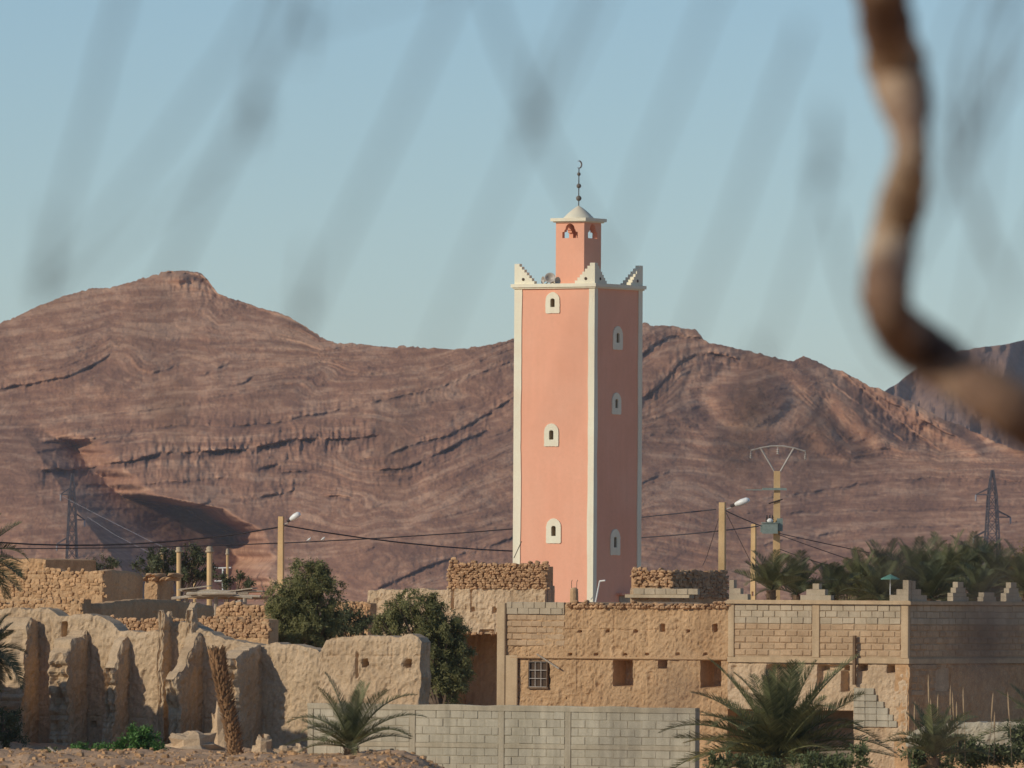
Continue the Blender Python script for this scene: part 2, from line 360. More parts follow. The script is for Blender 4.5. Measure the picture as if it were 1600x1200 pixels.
leafmat('palm_leaf_dry',(0.1952,0.122,0.0549),(0.366,0.2562,0.122),trans=.15)
leafmat('palm_leaf_yellow',(0.2684,0.2196,0.0732),(0.4392,0.3416,0.122),trans=.2)
leafmat('pepper_leaf',(.175,.172,.06),(.37,.335,.135),trans=.4)
leafmat('shrub_dark',(0.0732,0.0805,0.0366),(0.1586,0.1647,0.0732),trans=.25)
leafmat('weed_leaf',(0.061,0.1464,0.0305),(0.1464,0.2806,0.0671),trans=.25)
leafmat('reed_leaf',(0.0732,0.1037,0.0366),(0.2074,0.2196,0.0915),trans=.2)
leafmat('ochre_leaf',(0.1952,0.1342,0.0427),(0.3294,0.2318,0.0732),trans=.2)
# mountain rock
def rockmat(name,c_lo,c_mid,c_hi,c_dark,sc):
    m=bpy.data.materials.new(name); m.use_nodes=True; t=m.node_tree; N=t.nodes; L=t.links; b=N['Principled BSDF']; b.inputs['Roughness'].default_value=.95; b.inputs['Specular IOR Level'].default_value=.1
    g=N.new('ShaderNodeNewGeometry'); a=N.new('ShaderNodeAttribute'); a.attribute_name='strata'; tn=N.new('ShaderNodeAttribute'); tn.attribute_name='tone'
    n=N.new('ShaderNodeTexNoise'); n.inputs['Scale'].default_value=.28*sc; n.inputs['Detail'].default_value=8; n.inputs['Roughness'].default_value=.64; L.new(g.outputs['Position'],n.inputs['Vector'])
    ad=N.new('ShaderNodeMath'); ad.operation='ADD'; L.new(n.outputs['Fac'],ad.inputs[0]); L.new(tn.outputs['Fac'],ad.inputs[1])
    cr=N.new('ShaderNodeValToRGB'); e=cr.color_ramp.elements; e.new(.5); 
    for k,(p,c) in enumerate(((.28,c_lo),(.5,c_mid),(.74,c_hi))): e[k].position=p; e[k].color=(*c,1)
    L.new(ad.outputs[0],cr.inputs[0])
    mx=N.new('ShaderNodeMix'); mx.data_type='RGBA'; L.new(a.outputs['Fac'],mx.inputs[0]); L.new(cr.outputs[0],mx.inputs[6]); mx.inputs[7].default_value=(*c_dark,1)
    L.new(mx.outputs[2],b.inputs['Base Color'])
    n2=N.new('ShaderNodeTexNoise'); n2.inputs['Scale'].default_value=.9*sc; n2.inputs['Detail'].default_value=6; n2.inputs['Roughness'].default_value=.7; L.new(g.outputs['Position'],n2.inputs['Vector'])
    bp=N.new('ShaderNodeBump'); bp.inputs['Strength'].default_value=.3; bp.inputs['Distance'].default_value=.8/sc; L.new(n2.outputs['Fac'],bp.inputs['Height']); L.new(bp.outputs[0],b.inputs['Normal'])
    MATS[name]=m; return m
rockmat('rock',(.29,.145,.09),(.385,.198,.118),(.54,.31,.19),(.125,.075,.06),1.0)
rockmat('rock_far',(.16,.09,.066),(.22,.13,.092),(.30,.18,.12),(.09,.06,.05),.5)
# ------------------------------------------------------------------ mountain
CREST=[(-1400,925),(-1000,800),(-600,660),(-200,560),(-60,522),(0,505),(30,492),(65,477),(100,463),(125,456),(180,448),(220,436),(250,427),(265,424),(300,423),(315,427),(325,436),(332,447),(340,458),(365,468),(385,473),(400,480),(430,487),(455,497),(480,512),(500,526),(515,533),(540,536),(600,541),(615,543),(625,540),(645,542),(665,543),(700,546),(730,545),(760,539),(790,533),(810,526),(900,512),(1003,506),(1040,510),(1075,513),(1090,517),(1099,530),(1110,536),(1135,540),(1169,549),(1200,556),(1229,564),(1240,564),(1255,555),(1275,564),(1300,578),(1315,580),(1345,596),(1382,611),(1416,624),(1450,643),(1487,660),(1525,676),(1562,692),(1600,706),(1700,735),(1850,770),(2300,850),(3000,932)]
STR=[ # polyline, thickness px, strength
 ([(262,427),(290,426),(312,431),(325,440),(334,452),(342,462)],9,1),([(345,462),(385,476),(430,491),(470,507),(500,528)],4,.5),
 ([(0,608),(60,597),(100,590),(130,577),(155,565),(172,555)],4.5,1),
 ([(240,584),(265,575),(280,566)],4,.9),([(320,585),(345,573),(358,568)],4,.8),([(362,601),(385,595),(397,587)],4,.8),
 ([(0,664),(60,660),(120,652),(170,645),(230,640),(300,630),(340,620),(400,610),(460,600),(500,585)],3.5,.6),
 ([(500,596),(560,583),(610,582),(640,577)],3,.4),([(620,640),(660,632),(700,623)],3,.4),
 ([(60,692),(120,688),(180,680),(220,672),(270,665),(310,663),(360,666),(430,660),(500,645),(560,635),(620,620),(690,605),(760,580),(800,565)],4.5,.8),
 ([(55,705),(95,699),(140,692),(200,687),(250,690)],4,.8),
 ([(60,735),(110,733),(170,725),(215,717),(250,708),(290,705),(330,704),(370,703),(410,698),(450,688),(500,684),(540,686),(585,680)],10,1),
 ([(120,757),(170,758),(200,756),(240,755),(300,750),(360,745)],5,.8),
 ([(405,732),(425,727),(445,724)],6,1),([(440,737),(490,735)],5,.9),([(130,772),(200,770),(250,772)],4,.8),([(140,795),(210,793)],5,.9),
 ([(368,780),(400,777),(440,770),(466,764)],6,1),([(515,776),(530,773),(552,777)],7,1),([(290,790),(330,786)],5,.8),([(640,830),(650,826)],3,.3),
 ([(575,716),(620,705),(660,690),(700,680),(740,660),(770,640),(810,615)],6,.95),
 ([(580,733),(630,733),(655,725),(690,705),(730,685),(762,672)],7,1),
 ([(585,750),(640,750),(680,728),(720,708),(800,668)],3,.4),
 ([(590,918),(631,902),(662,886),(702,874),(741,860),(801,839),(860,818)],5,.95),
 ([(548,868),(570,861),(592,852)],3.5,.8),([(560,800),(650,770),(740,730),(800,700)],3,.35),([(640,800),(700,765),(760,740),(810,720)],3,.4),
 ([(1000,555),(1022,538),(1045,527),(1075,525),(1095,527)],6,.95),
 ([(1003,622),(1030,604),(1049,585),(1064,566),(1086,555),(1112,551),(1150,560)],8,.9),
 ([(1315,584),(1352,611),(1390,645),(1424,671),(1469,705)],7,.9),([(1290,590),(1330,622),(1370,655),(1410,690)],5,.6),([(1345,600),(1390,628),(1440,655),(1500,688)],8,.9),([(1240,600),(1290,650),(1330,700)],3,.4),
 ([(1000,756),(1022,744),(1049,735)],4,.7),
 ([(1180,783),(1232,773),(1285,765),(1337,757),(1394,750),(1450,746),(1525,746),(1600,752)],5,.75),
 ([(1230,802),(1300,797),(1375,796),(1450,795),(1520,792),(1600,789)],3.5,.6),
 ([(1190,850),(1244,841),(1300,831),(1375,824),(1450,820),(1530,819),(1600,815)],4,.65),
 ([(1000,690),(1100,700),(1250,706),(1400,716),(1600,726)],3,.4),
 ([(1100,622),(1120,590),(1160,578),(1205,590),(1232,618),(1222,650)],3,.45),
 ([(0,720),(60,716)],3,.4),
]
def mountain():
    cols=np.concatenate([np.arange(-1400,-170,10.0),np.arange(-170,1775,1.5),np.arange(1775,3000,10.0)]); nv=330
    cr=interp(CREST,cols); 
    cr=cr+1.3*fbm(cols/16.0,cols*0,4,5,.65)+np.where(fbm(cols/40.0,cols*0,2,15)>.1,1.2,.4)*fbm(cols/4.0,cols*0,2,16)
    BASE=940.0
    t=np.linspace(0,1,nv)**0.95
    PX=np.repeat(cols[:,None],nv,1); PY=BASE+(cr[:,None]-BASE)*t[None,:]
    # depth of the plain slope
    u=BASE-PY
    D=2380+0.42*u
    low=sstep(760,1500,PX)
    D+=low*0.22*np.clip(u-30,0,185)           # gentler right-hand apron
    # broad relief
    D+=7*fbm(PX/330.0+3,PY/260.0,2,40)+3.2*fbm(PX/120.0,PY/80.0+7,2,50)
    # the near spur at far left and the shaded valley behind it
    spur=interp([(600,-60),(640,20),(690,45),(730,75),(780,108),(830,145),(880,185),(940,215)],PY)  # px of the spur edge by py
    s=(PX-spur)
    close=interp([(640,spur[0,0]*0+30),(690,100),(730,140),(775,185),(795,290),(830,352),(880,366),(940,372)],PY)+10*fbm(PY/25.0,PX*0,3,14)
    k=sstep(650,720,PY)
    D+=k*np.clip(s,0,np.clip(close-spur,5,None))/2.9*sstep(60,-5,PX-close)
    D-=6*sstep(40,-60,s)*sstep(640,760,PY)
    # peak cap rock
    D-=5*np.exp(-((PX-285)/28.0)**2-((PY-434)/9.0)**2)
    # round knoll on the right mountain
    q=((PX-1172)/62.0)**2+((PY-624)/42.0)**2
    D-=4*np.exp(-q*0.9); D+=2.2*np.exp(-((np.sqrt(q)-1.15)/.25)**2)
    # diagonal gullies on the right shoulder
    g=(PX-1300)*0.70-(PY-600)
    D+=2.6*np.sin(g/11.0+1.2*fbm(PX/50,PY/50,2,77))*sstep(1230,1330,PX)*sstep(735,690,PY)
    # strata coordinate following the traced beds
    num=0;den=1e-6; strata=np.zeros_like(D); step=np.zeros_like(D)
    for (pl,th,st) in STR:
        xs=[p[0] for p in pl]; mono=all(xs[i]<xs[i+1] for i in range(len(xs)-1))
        a,b=min(xs),max(xs); 
        if not mono: continue
        yl=interp(pl,PX)+1.6*fbm(PX/22.0,PX*0+th,3,int(th*10))+0.07*th*fbm(PX/8.0,PX*0+th,2,int(a)+3)
        dx=np.clip(a-PX,0,None)+np.clip(PX-b,0,None)
        wgt=1.0/((PY-yl)**2/600+ (dx**2)/1600+0.5)**1.4
        num=num+wgt*(interp(pl,PX)-np.mean([p[1] for p in pl])); den=den+wgt
        r=PY-yl                                     # >0 below the bed's edge
        ends=sstep(a-14,a+10,PX)*sstep(b+14,b-10,PX)
        br=np.clip(0.62+0.55*fbm(PX/26.0,PY/60.0,2,int(a)+13)+0.55*fbm(PX/5.5,PY/14.0,2,int(a)+19),0.0,1.3)*ends*st
        e=0.22*th*br
        step+= e*np.where(r<0,-np.exp(r/(2.5*th)),np.exp(-r/(3.0*th)))*np.tanh(np.abs(r)/1.0)
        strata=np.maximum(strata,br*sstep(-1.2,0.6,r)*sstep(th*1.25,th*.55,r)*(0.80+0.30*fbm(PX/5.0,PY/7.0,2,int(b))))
    S=PY-num/den
    D+=step
    fs=fbm(PX/160.0,S/6.5,4,91,g=.62)*sstep(.1,.9,0.5+0.6*fbm(PX/90,PY/60,3,95))
    D+=0.38*fs
    D+=0.6*fbm(PX/30.0,PY/16.0,2,60)+0.17*fbm(PX/7.0,PY/5.0,3,63)+0.13*fbm(PX/2.4,PY/2.2,2,66)
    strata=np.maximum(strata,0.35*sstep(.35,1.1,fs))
    patch=sstep(-.25,.75,fbm(PX/110,PY/55,3,95))*sstep(480,540,PY)
    for (sx_,ss_,am_,sd_) in ((170.0,5.5,.42,201),(120.0,2.9,.28,207)):
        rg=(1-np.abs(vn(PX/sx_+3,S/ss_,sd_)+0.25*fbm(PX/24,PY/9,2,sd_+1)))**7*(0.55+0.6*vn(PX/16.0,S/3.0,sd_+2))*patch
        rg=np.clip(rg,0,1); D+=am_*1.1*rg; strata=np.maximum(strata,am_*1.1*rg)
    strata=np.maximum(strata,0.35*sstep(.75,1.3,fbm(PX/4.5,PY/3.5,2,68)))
    rq=np.sqrt(q); wob=0.10*fbm(PX/30,PY/25,3,88)
    ring=lambda c,w:np.exp(-((rq+wob-c)/w)**2)
    left_=sstep(1215,1120,PX)
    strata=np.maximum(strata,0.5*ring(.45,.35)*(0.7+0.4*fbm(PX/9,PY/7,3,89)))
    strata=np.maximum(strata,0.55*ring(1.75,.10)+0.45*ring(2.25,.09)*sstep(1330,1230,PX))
    tone=0.17*fbm(PX/120.0,S/7.0,4,31,g=.65)+0.22*ring(1.12,.16)*(.35+.65*left_)+0.12*ring(2.0,.12)+0.09*np.sin(rq*8.5+wob*9)*np.exp(-(rq/2.6)**2)*sstep(1.2,1.7,rq)+0.09*fbm(PX/45.0,PY/45.0,3,35)+0.15*sstep(600,450,PY)-.01  # upper slope lightened to paint its sunlit top, the rest is rock tone
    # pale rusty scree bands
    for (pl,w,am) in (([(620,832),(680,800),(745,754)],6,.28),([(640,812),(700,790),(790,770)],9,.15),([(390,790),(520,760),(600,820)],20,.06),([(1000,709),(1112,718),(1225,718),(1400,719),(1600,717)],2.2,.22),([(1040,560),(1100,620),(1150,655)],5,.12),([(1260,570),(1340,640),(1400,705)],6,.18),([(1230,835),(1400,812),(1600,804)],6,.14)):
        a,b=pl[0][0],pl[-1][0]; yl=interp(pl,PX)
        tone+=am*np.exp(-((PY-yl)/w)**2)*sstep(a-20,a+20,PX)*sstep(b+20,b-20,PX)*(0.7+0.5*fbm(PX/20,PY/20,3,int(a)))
    # to world, then the back slope
    cam=np.array([0,0,CAMH]); M=np.array(CAM3)
    dv=np.stack([(PX-800)/FPX,-(PY-600)/FPX,-np.ones_like(PX)],-1)@M.T
    Wd=cam+dv*(D/dv[...,1])[...,None]
    back=[]
    top=Wd[:,-1,:]
    for k,(dy,dz) in enumerate(((3,-.3),(12,-3),(60,-22),(180,-75),(330,-140))):
        q=top.copy(); q[:,1]+=dy; q[:,2]=np.maximum(q[:,2]+dz*(1+.2*fbm(cols/60,cols*0+k,3,k)),-1.0); back.append(q)
    first=Wd[:,0,:].copy(); first[:,1]-=700; first[:,2]=-1.5
    V=np.concatenate([first[:,None,:],Wd]+[b[:,None,:] for b in back],1)
    nx,nz=V.shape[:2]
    z1=np.zeros((nx,1)); zb=np.zeros((nx,len(back)))
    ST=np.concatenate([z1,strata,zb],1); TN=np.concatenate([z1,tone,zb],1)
    I=np.arange(nx*nz).reshape(nx,nz)
    F=np.stack([I[:-1,:-1].ravel(),I[1:,:-1].ravel(),I[1:,1:].ravel(),I[:-1,1:].ravel()],1)
    me=bpy.data.meshes.new('mountain'); me.vertices.add(nx*nz); me.vertices.foreach_set('co',V.reshape(-1).astype(np.float32))
    me.loops.add(F.size); me.loops.foreach_set('vertex_index',F.ravel().astype(np.int32)); me.polygons.add(len(F)); me.polygons.foreach_set('loop_start',np.arange(0,F.size,4,dtype=np.int32)); me.update(calc_edges=True)
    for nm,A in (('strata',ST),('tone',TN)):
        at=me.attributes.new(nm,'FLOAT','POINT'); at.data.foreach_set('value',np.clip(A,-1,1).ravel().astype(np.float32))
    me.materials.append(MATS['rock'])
    tag(obj('mountain',me),'long bare reddish brown mountain with curved dark rock beds behind the village','mountain',kind='structure')
mountain()
def far_ridge():
    cols=np.arange(1230,1900,3.0); cr=interp([(1230,700),(1340,640),(1385,610),(1400,601),(1425,581),(1450,566),(1480,553),(1510,546),(1540,542),(1560,540),(1585,535),(1600,531),(1680,520),(1900,560)],cols)+1.2*fbm(cols/14,cols*0,4,4)
    nv=70; t=np.linspace(0,1,nv); PX=np.repeat(cols[:,None],nv,1); PY=760+(cr[:,None]-760)*t
    D=4300+1.2*(760-PY)+30*fbm(PX/60+.3*PY/60,PY/200,3,8)+5*fbm(PX/12,PY/20,3,9)
    V=[]
    M=np.array(CAM3); dv=np.stack([(PX-800)/FPX,-(PY-600)/FPX,-np.ones_like(PX)],-1)@M.T
    V=np.array([0,0,CAMH])+dv*(D/dv[...,1])[...,None]
    bk=V[:,-1:,:].copy(); bk[...,1]+=300; bk[...,2]-=120; f0=V[:,:1,:].copy(); f0[...,1]-=60; f0[...,2]=-1.5
    V=np.concatenate([f0,V,bk],1); nx,nz=V.shape[:2]; I=np.arange(nx*nz).reshape(nx,nz)
    F=np.stack([I[:-1,:-1].ravel(),I[1:,:-1].ravel(),I[1:,1:].ravel(),I[:-1,1:].ravel()],1)
    tag(obj('far_mountain',mesh('far_mountain',V.reshape(-1,3).tolist(),F.tolist(),MATS['rock_far'])),'hazy bluish far ridge rising beyond the mountain shoulder','mountain',kind='structure')
far_ridge()
# ------------------------------------------------------------------ ground
GY=[(195,-.55),(214,-.45),(222,-.12),(229,.10),(236,.16),(244,.10),(262,0),(300,0)]
def gz(x,y):
    x=np.asarray(x,float); y=np.asarray(y,float)
    z=interp(GY,y)
    left=sstep(1.0,-3.0,x)
    z=z*left+(1-left)*(-1.4)*sstep(345,318,y)
    n=0.11*fbm(x/1.6,y/3.5,3,3)+0.05*fbm(x/.45,y/.9,3,6)
    near=sstep(190,205,y)*sstep(330,290,y)
    z=z*sstep(340,300,y)+n*near
    # terraces drop towards the camera on its own hillock
    z=z*sstep(60,150,y)+(1-sstep(60,150,y))*(CAMH-1.75)*sstep(60,20,y)
    return z
def ground():
    xs=np.concatenate([[-9000,-3000,-900,-300,-100,-50,-30,-22],np.arange(-17,17.01,.16),[22,30,50,100,300,900,3000,9000]])
    ys=np.concatenate([[-1500,-600,-100,0,10,20,40,60,80,100,125,150,170,185,192],np.arange(198,270,.3),[272,276,282,290,300,320,340,380,450,600,900,1500,2500,4000,7000,15000]])
    XX,YY=np.meshgrid(xs,ys,indexing='ij'); ZZ=gz(XX,YY)
    ZZ=np.where(YY>330,ZZ-0.0,ZZ)
    nx,ny=XX.shape; I=np.arange(nx*ny).reshape(nx,ny)
    F=np.stack([I[:-1,:-1].ravel(),I[1:,:-1].ravel(),I[1:,1:].ravel(),I[:-1,1:].ravel()],1)
    o=obj('ground',mesh('ground',np.stack([XX,YY,ZZ],-1).reshape(-1,3).tolist(),F.tolist(),MATS['soil'])); o['kind']='structure'
    # loose stones of the bank
    rr=random.Random(5); mb=MB()
    for k in range(2600):
        y=rr.uniform(214,243); x=rr.uniform(-13,-1.0); s=rr.choice((.012,.016,.02,.02,.025,.03,.05))*rr.uniform(.7,1.5)
        z=float(gz(x,y)); sv,sf=_ST[rr.randrange(6)]; a=rr.uniform(0,6.28)
        mb.add([(x+s*(p[0]*math.cos(a)-p[1]*math.sin(a))*1.3,y+s*(p[0]*math.sin(a)+p[1]*math.cos(a)),z+s*.5+s*.8*p[2]) for p in sv],sf)
    o=mb.build('loose_stones',MATS['stone_tan']); tag(o,'loose small stones scattered over the bare earth bank','stones',kind='stuff')
ground()
# ------------------------------------------------------------------ minaret
def minaret():
    f=Frame(926,335); r=f.root('minaret','tall square salmon pink minaret with cream corner strips and small domed lantern','minaret')
    S=3.17; ZT=f.xz(926,447)[1]; ZB=-.3
    pk=MATS['pink_paint']; wh=MATS['white_paint']
    winL=[(864,473,22,33),(862,679.5,22.5,36),(865.5,829.5,23,39)]; winR=[(964.5,528,15,37),(962.5,630.5,14,34),(960.5,847,15,41)]
    def surround(px,py,w,h,side):
        if side=='L':
            x,z=f.xz(px,py); m=f.xz(px+w/2,py)[0]-f.xz(px-w/2,py)[0]
        else:
            x,z=f.yz(px,py); m=f.yz(px+w/2,py)[0]-f.yz(px-w/2,py)[0]
        hh=h/ppm(336); return x,z,abs(m)/2,hh/2
    L=[surround(*w,'L') for w in winL]; Rr=[surround(*w,'R') for w in winR]
    sl=lambda q:(q[0]-q[2]*.33,q[0]+q[2]*.33,q[1]-q[3]*.43,q[1]+q[3]*.43,.34)
    mb=MB()
    panel(mb,-S,0,ZB,ZT,0,[sl(q) for q in L],.3)
    fr=lambda x,y,z:(-y,x,z)      # right face: panel x -> local y, depth -> -x
    panel(mb,0,S,ZB,ZT,0,[sl(q) for q in Rr],.3,fr)
    mb.add([(-S,0,ZB),(-S,S,ZB),(-S,S,ZT),(-S,0,ZT)],[(0,3,2,1)]); mb.add([(-S,S,ZB),(0,S,ZB),(0,S,ZT),(-S,S,ZT)],[(0,3,2,1)])
    mb.add([(-S,0,ZT-.01),(0,0,ZT-.01),(0,S,ZT-.01),(-S,S,ZT-.01)],[(0,1,2,3)])
    mb.build('shaft',pk,r)
    angs=[2*math.pi*(k+.5)/64 for k in range(64)]
    def arch(w,h):   # round-topped outline
        p=[(-w,-h),(w,-h)]
        for k in range(13):
            a=math.pi*k/12; p.append((w*math.cos(a),h-w*1.05+w*1.05*math.sin(a)))
        return p
    rr=random.Random(3)
    for (Q,fx) in ((L,None),(Rr,fr)):
        for (x,z,w,h) in Q:
            o_=[(x+a+rr.uniform(-.008,.008),z+b+rr.uniform(-.008,.008)) for a,b in ray_loop(arch(w,h),(0,0),angs)]
            s=.31
            inn=[(-w*s,-h*.41),(w*s,-h*.41)]+[(w*s*math.cos(math.pi*k/6),h*.41-w*s*.6+w*s*.6*math.sin(math.pi*k/6)) for k in range(7)]
            i_=[(x+a,z+b) for a,b in ray_loop(inn,(0,0),angs)]
            m2=MB(); ring_plate(m2,o_,i_,-.035,0.02,fx); ws=m2.build('window_surround',wh,r)
            F_=fx or (lambda x,y,z:(x,y,z)); a0,a1,c0,c1=x-w*.315,x+w*.315,z-h*.415,z+h*.415
            m2=MB(); q_=[F_(a,y,c) for y in (.012,.30) for (a,c) in ((a0,c0),(a1,c0),(a1,c1),(a0,c1))]
            m2.add(q_,[(0,4,5,1),(1,5,6,2),(2,6,7,3),(3,7,4,0)]); m2.build('slit_reveal',MATS['concrete'],ws)
            m2=MB(); m2.add([F_(a0,.29,c0),F_(a1,.29,c0),F_(a1,.29,c1),F_(a0,.29,c1)],[(0,1,2,3)]); m2.build('slit_shade',MATS['opening_shade'],ws)  # dark sheet stands in for the unlit inside of the slit
    # corner strips, hand painted edges
    def strip(x0,x1,zb,zt,fx,edge,seed):
        n=60; m2=MB(); v=[];fa=[]
        for k in range(n+1):
            z=zb+(zt-zb)*k/n; j=.022*float(fbm(np.array([z*.9]),np.array([seed*3.3]),4,seed)[0])
            a,b=(x0,x1+j) if edge=='r' else (x0+j,x1)
            v+=[fx(a,-.03,z),fx(b,-.03,z),fx(b,.01,z),fx(a,.01,z)]
        for k in range(n):
            o=4*k
            for i in range(4): fa.append((o+i,o+(i+1)%4,o+4+(i+1)%4,o+4+i))
        fa+=[(0,3,2,1),(4*n,4*n+1,4*n+2,4*n+3)]
        m2.add(v,fa); return m2.build('corner_strip',wh,r)
    idn=lambda x,y,z:(x,y,z)
    strip(-S-.03,-S+.27,ZB,ZT-.02,idn,'r',1); strip(-.22,.028,ZB,ZT-.02,idn,'l',2)
    strip(-.027,.20,ZB,ZT-.02,fr,'r',3); zq=f.yz(1000,917)[1]; strip(S-.24,S+.03,zq,ZT-.02,fr,'l',4)
    # small door at the foot of the shaded face
    d0,_=f.yz(967,930); d1,_=f.yz(986,930); zt=f.yz(975,931)[1]
    m2=MB(); m2.add([fr(d0,-.03,ZB+.2),fr(d1,-.03,ZB+.2),fr(d1,-.03,zt),fr(d0,-.03,zt),fr(d0,.05,ZB+.2),fr(d1,.05,ZB+.2),fr(d1,.05,zt),fr(d0,.05,zt)],[(0,1,2,3),(0,3,7,4),(3,2,6,7),(1,5,6,2)])
    m2.build('door',MATS['block_cement'],r)
    m2=MB(); m2.add([fr(x,y,z) for (x,y,z) in ((d0-.15,-.22,zt+.02),(d1+.1,-.22,zt+.02),(d1+.1,-.22,zt+.1),(d0-.15,-.22,zt+.1),(d0-.15,0,zt+.02),(d1+.1,0,zt+.02),(d1+.1,0,zt+.1),(d0-.15,0,zt+.1))],[(0,1,2,3),(0,3,7,4),(3,2,6,7),(1,5,6,2),(0,4,5,1)]); m2.build('door_canopy',pk,r)
    # cornice
    o=.125; mb=MB(); mb.box(-S-o,o,-o,S+o,ZT-.02,ZT+.10)
    mb.box(-S-o+.05,o-.05,-o+.05,S+o-.05,ZT-.07,ZT-.02); mb.build('cornice',wh,r)
    zc=ZT+.10
    # stepped corner merlons, one plate on each wall line
    def merlon(cx,cy,dx,dy):
        h=.70; w=.80; n=6; th=.17
        def plate(along):
            m2=MB(); pts=[(0,0),(0,h),(.20,h)]
            for k in range(n):
                x=.20+(w-.20)*k/n; x2=.20+(w-.20)*(k+1)/n; z=h-(h-.10)*(k+1)/n
                pts+=[(x+.0,z+.001),(x2,z)] if k else [(.20,z),(x2,z)]
            pts+=[(w,0)]
            P2=[(x,zc+z) for x,z in pts]; v=[]
            for dep in (0,th):
                for (x,z) in P2:
                    v.append((cx+dx*x,cy+dy*dep,z) if along=='x' else (cx+dx*dep,cy+dy*x,z))
            N=len(P2); fa=[tuple(range(N)),tuple(reversed(range(N,2*N)))]
            for k in range(N): fa.append((k,(k+1)%N,N+(k+1)%N,N+k))
            m2.add(v,fa); return m2
        a=plate('x'); b=plate('y'); e=MB(); e.add(a.v,a.f)
        e2=MB(); e2.add([(p[0]+dx*.002,p[1]+dy*.002,p[2]+.001) for p in b.v],b.f)
        p1=e.build('merlon',wh,r); p2=e2.build('merlon',wh,r)
        for (prt,al) in ((p1,'x'),(p2,'y')):
            m2=MB(); ring=[]
            for k in range(10):
                t=2*math.pi*k/10; q=.36+.055*math.cos(t); z=zc+.16+.055*math.sin(t)
                ring.append((cx+dx*q,cy-dy*.012,z) if al=='x' else (cx-dx*.012,cy+dy*q,z))
            c=(cx+dx*.36,cy-dy*.005,zc+.16) if al=='x' else (cx-dx*.005,cy+dy*.36,zc+.16)
            m2.add(ring,[tuple(range(10))]); m2.build('hole_shade_disc',MATS['opening_shade'],prt)  # flat dark disc laid on the face for the hole's shaded inside
    e=.03
    merlon(-S-e,-e,1,1); merlon(e,-e,-1,1); merlon(e,S+e,-1,-1); merlon(-S-e,S+e,1,-1)
    # lantern
    a=1.14; cx=-S/2-.03; cy=S/2+.02
    x0,x1=cx-a/2,cx+a/2; y0,y1=cy-a/2,cy+a/2; zt2=f.xz(906,346.5,cy)[1]
    zo=zt2-.62; th=.16
    def keyhole():
        p=[(-.31,-.22),(.31,-.22),(.31,0.0),(.225,0.0),(.225,.06)]
        for k in range(11):
            t=math.pi*k/10; p.append((.185*math.cos(t),.08+.20*math.sin(t)))
        p+=[(-.225,.06),(-.225,0),(-.31,0)]
        return p
    cz=zt2-.36; hw_=a/2-.001; an=star_angles(64,keyhole(),[(-hw_,zc-cz-.02),(hw_,zc-cz-.02),(hw_,zt2-cz),(-hw_,zt2-cz)]); n=len(an)
    for (fx) in ((lambda x,y,z:(cx+x,y0+y,z)),(lambda x,y,z:(x1-y,cy+x,z)),(lambda x,y,z:(cx-x,y1-y,z)),(lambda x,y,z:(x0+y,cy-x,z))):
        hw=a/2-.001
        out=[(-hw,zc-cz-.02),(hw,zc-cz-.02),(hw,zt2-cz),(-hw,zt2-cz)]
        m2=MB(); o_=[(u,cz+v) for u,v in ray_loop(out,(0,0),an)]; i_=[(u,cz+v) for u,v in ray_loop(keyhole(),(0,0),an)]
        # square the four corners
        for c_ in out:
            k=min(range(n),key=lambda q:(o_[q][0]-c_[0])**2+(o_[q][1]-cz-c_[1])**2); o_[k]=(c_[0],cz+c_[1])
        ring_plate(m2,o_,i_,0,th,fx); m2.build('lantern_wall',pk,r)
    mb=MB(); mb.box(x0-.14,x1+.14,y0-.14,y1+.14,zt2,zt2+.11); mb.box(x0-.07,x1+.07,y0-.07,y1+.07,zt2-.04,zt2); mb.build('lantern_cornice',wh,r)
    mb=MB(); rad=.60; hd=.52
    rad=.54; hd=.44; prof=[(rad*a_,hd*b_) for a_,b_ in ((1,0),(.97,.06),(.88,.17),(.76,.32),(.62,.48),(.47,.64),(.33,.77),(.20,.88),(.10,.95),(.04,1.0))]
    mb.lathe(prof,24,(cx,cy,zt2+.11)); dome=mb.build('dome',wh,r,True)
    zb=zt2+.11+hd; mb=MB(); mb.tube([(cx,cy,zb-.05),(cx,cy,zb+1.30)],.018,8); fin=mb.build('finial',MATS['iron'],r)
    for (zz,rd) in ((.26,.095),(.69,.082),(1.10,.062)):
        mb=MB(); mb.lathe([(rd*math.sin(math.pi*k/10)+.001,-rd*math.cos(math.pi*k/10)) for k in range(11)],14,(cx,cy,zb+zz)); mb.build('ball',MATS['finial_ball'],fin,True)
    # crescent seen nearly edge-on
    mb=MB(); n=18; v=[]; dirv=Vector((.35,.94,0)); 
    for sgn in (-1,1):
        for k in range(n+1):
            t=R(-125+250*k/n); w=.07*math.sin(math.pi*k/n)+.004
            for rr_ in (.125+w*.42,.125-w*.42):
                q=Vector((cx,cy,zb+1.43))+dirv*(rr_*math.cos(t))*.9+Vector((0,0,rr_*math.sin(t)))+Vector((.94,-.35,0))*(.012*sgn); v.append(tuple(q))
    fa=[]; m_=2*(n+1)
    for k in range(n):
        fa+=[(2*k,2*k+1,2*k+3,2*k+2),(m_+2*k,m_+2*k+2,m_+2*k+3,m_+2*k+1),(2*k,2*k+2,m_+2*k+2,m_+2*k),(2*k+1,m_+2*k+1,m_+2*k+3,2*k+3)]
    mb.add(v,fa); mb.build('crescent',MATS['speaker_grey'],fin)
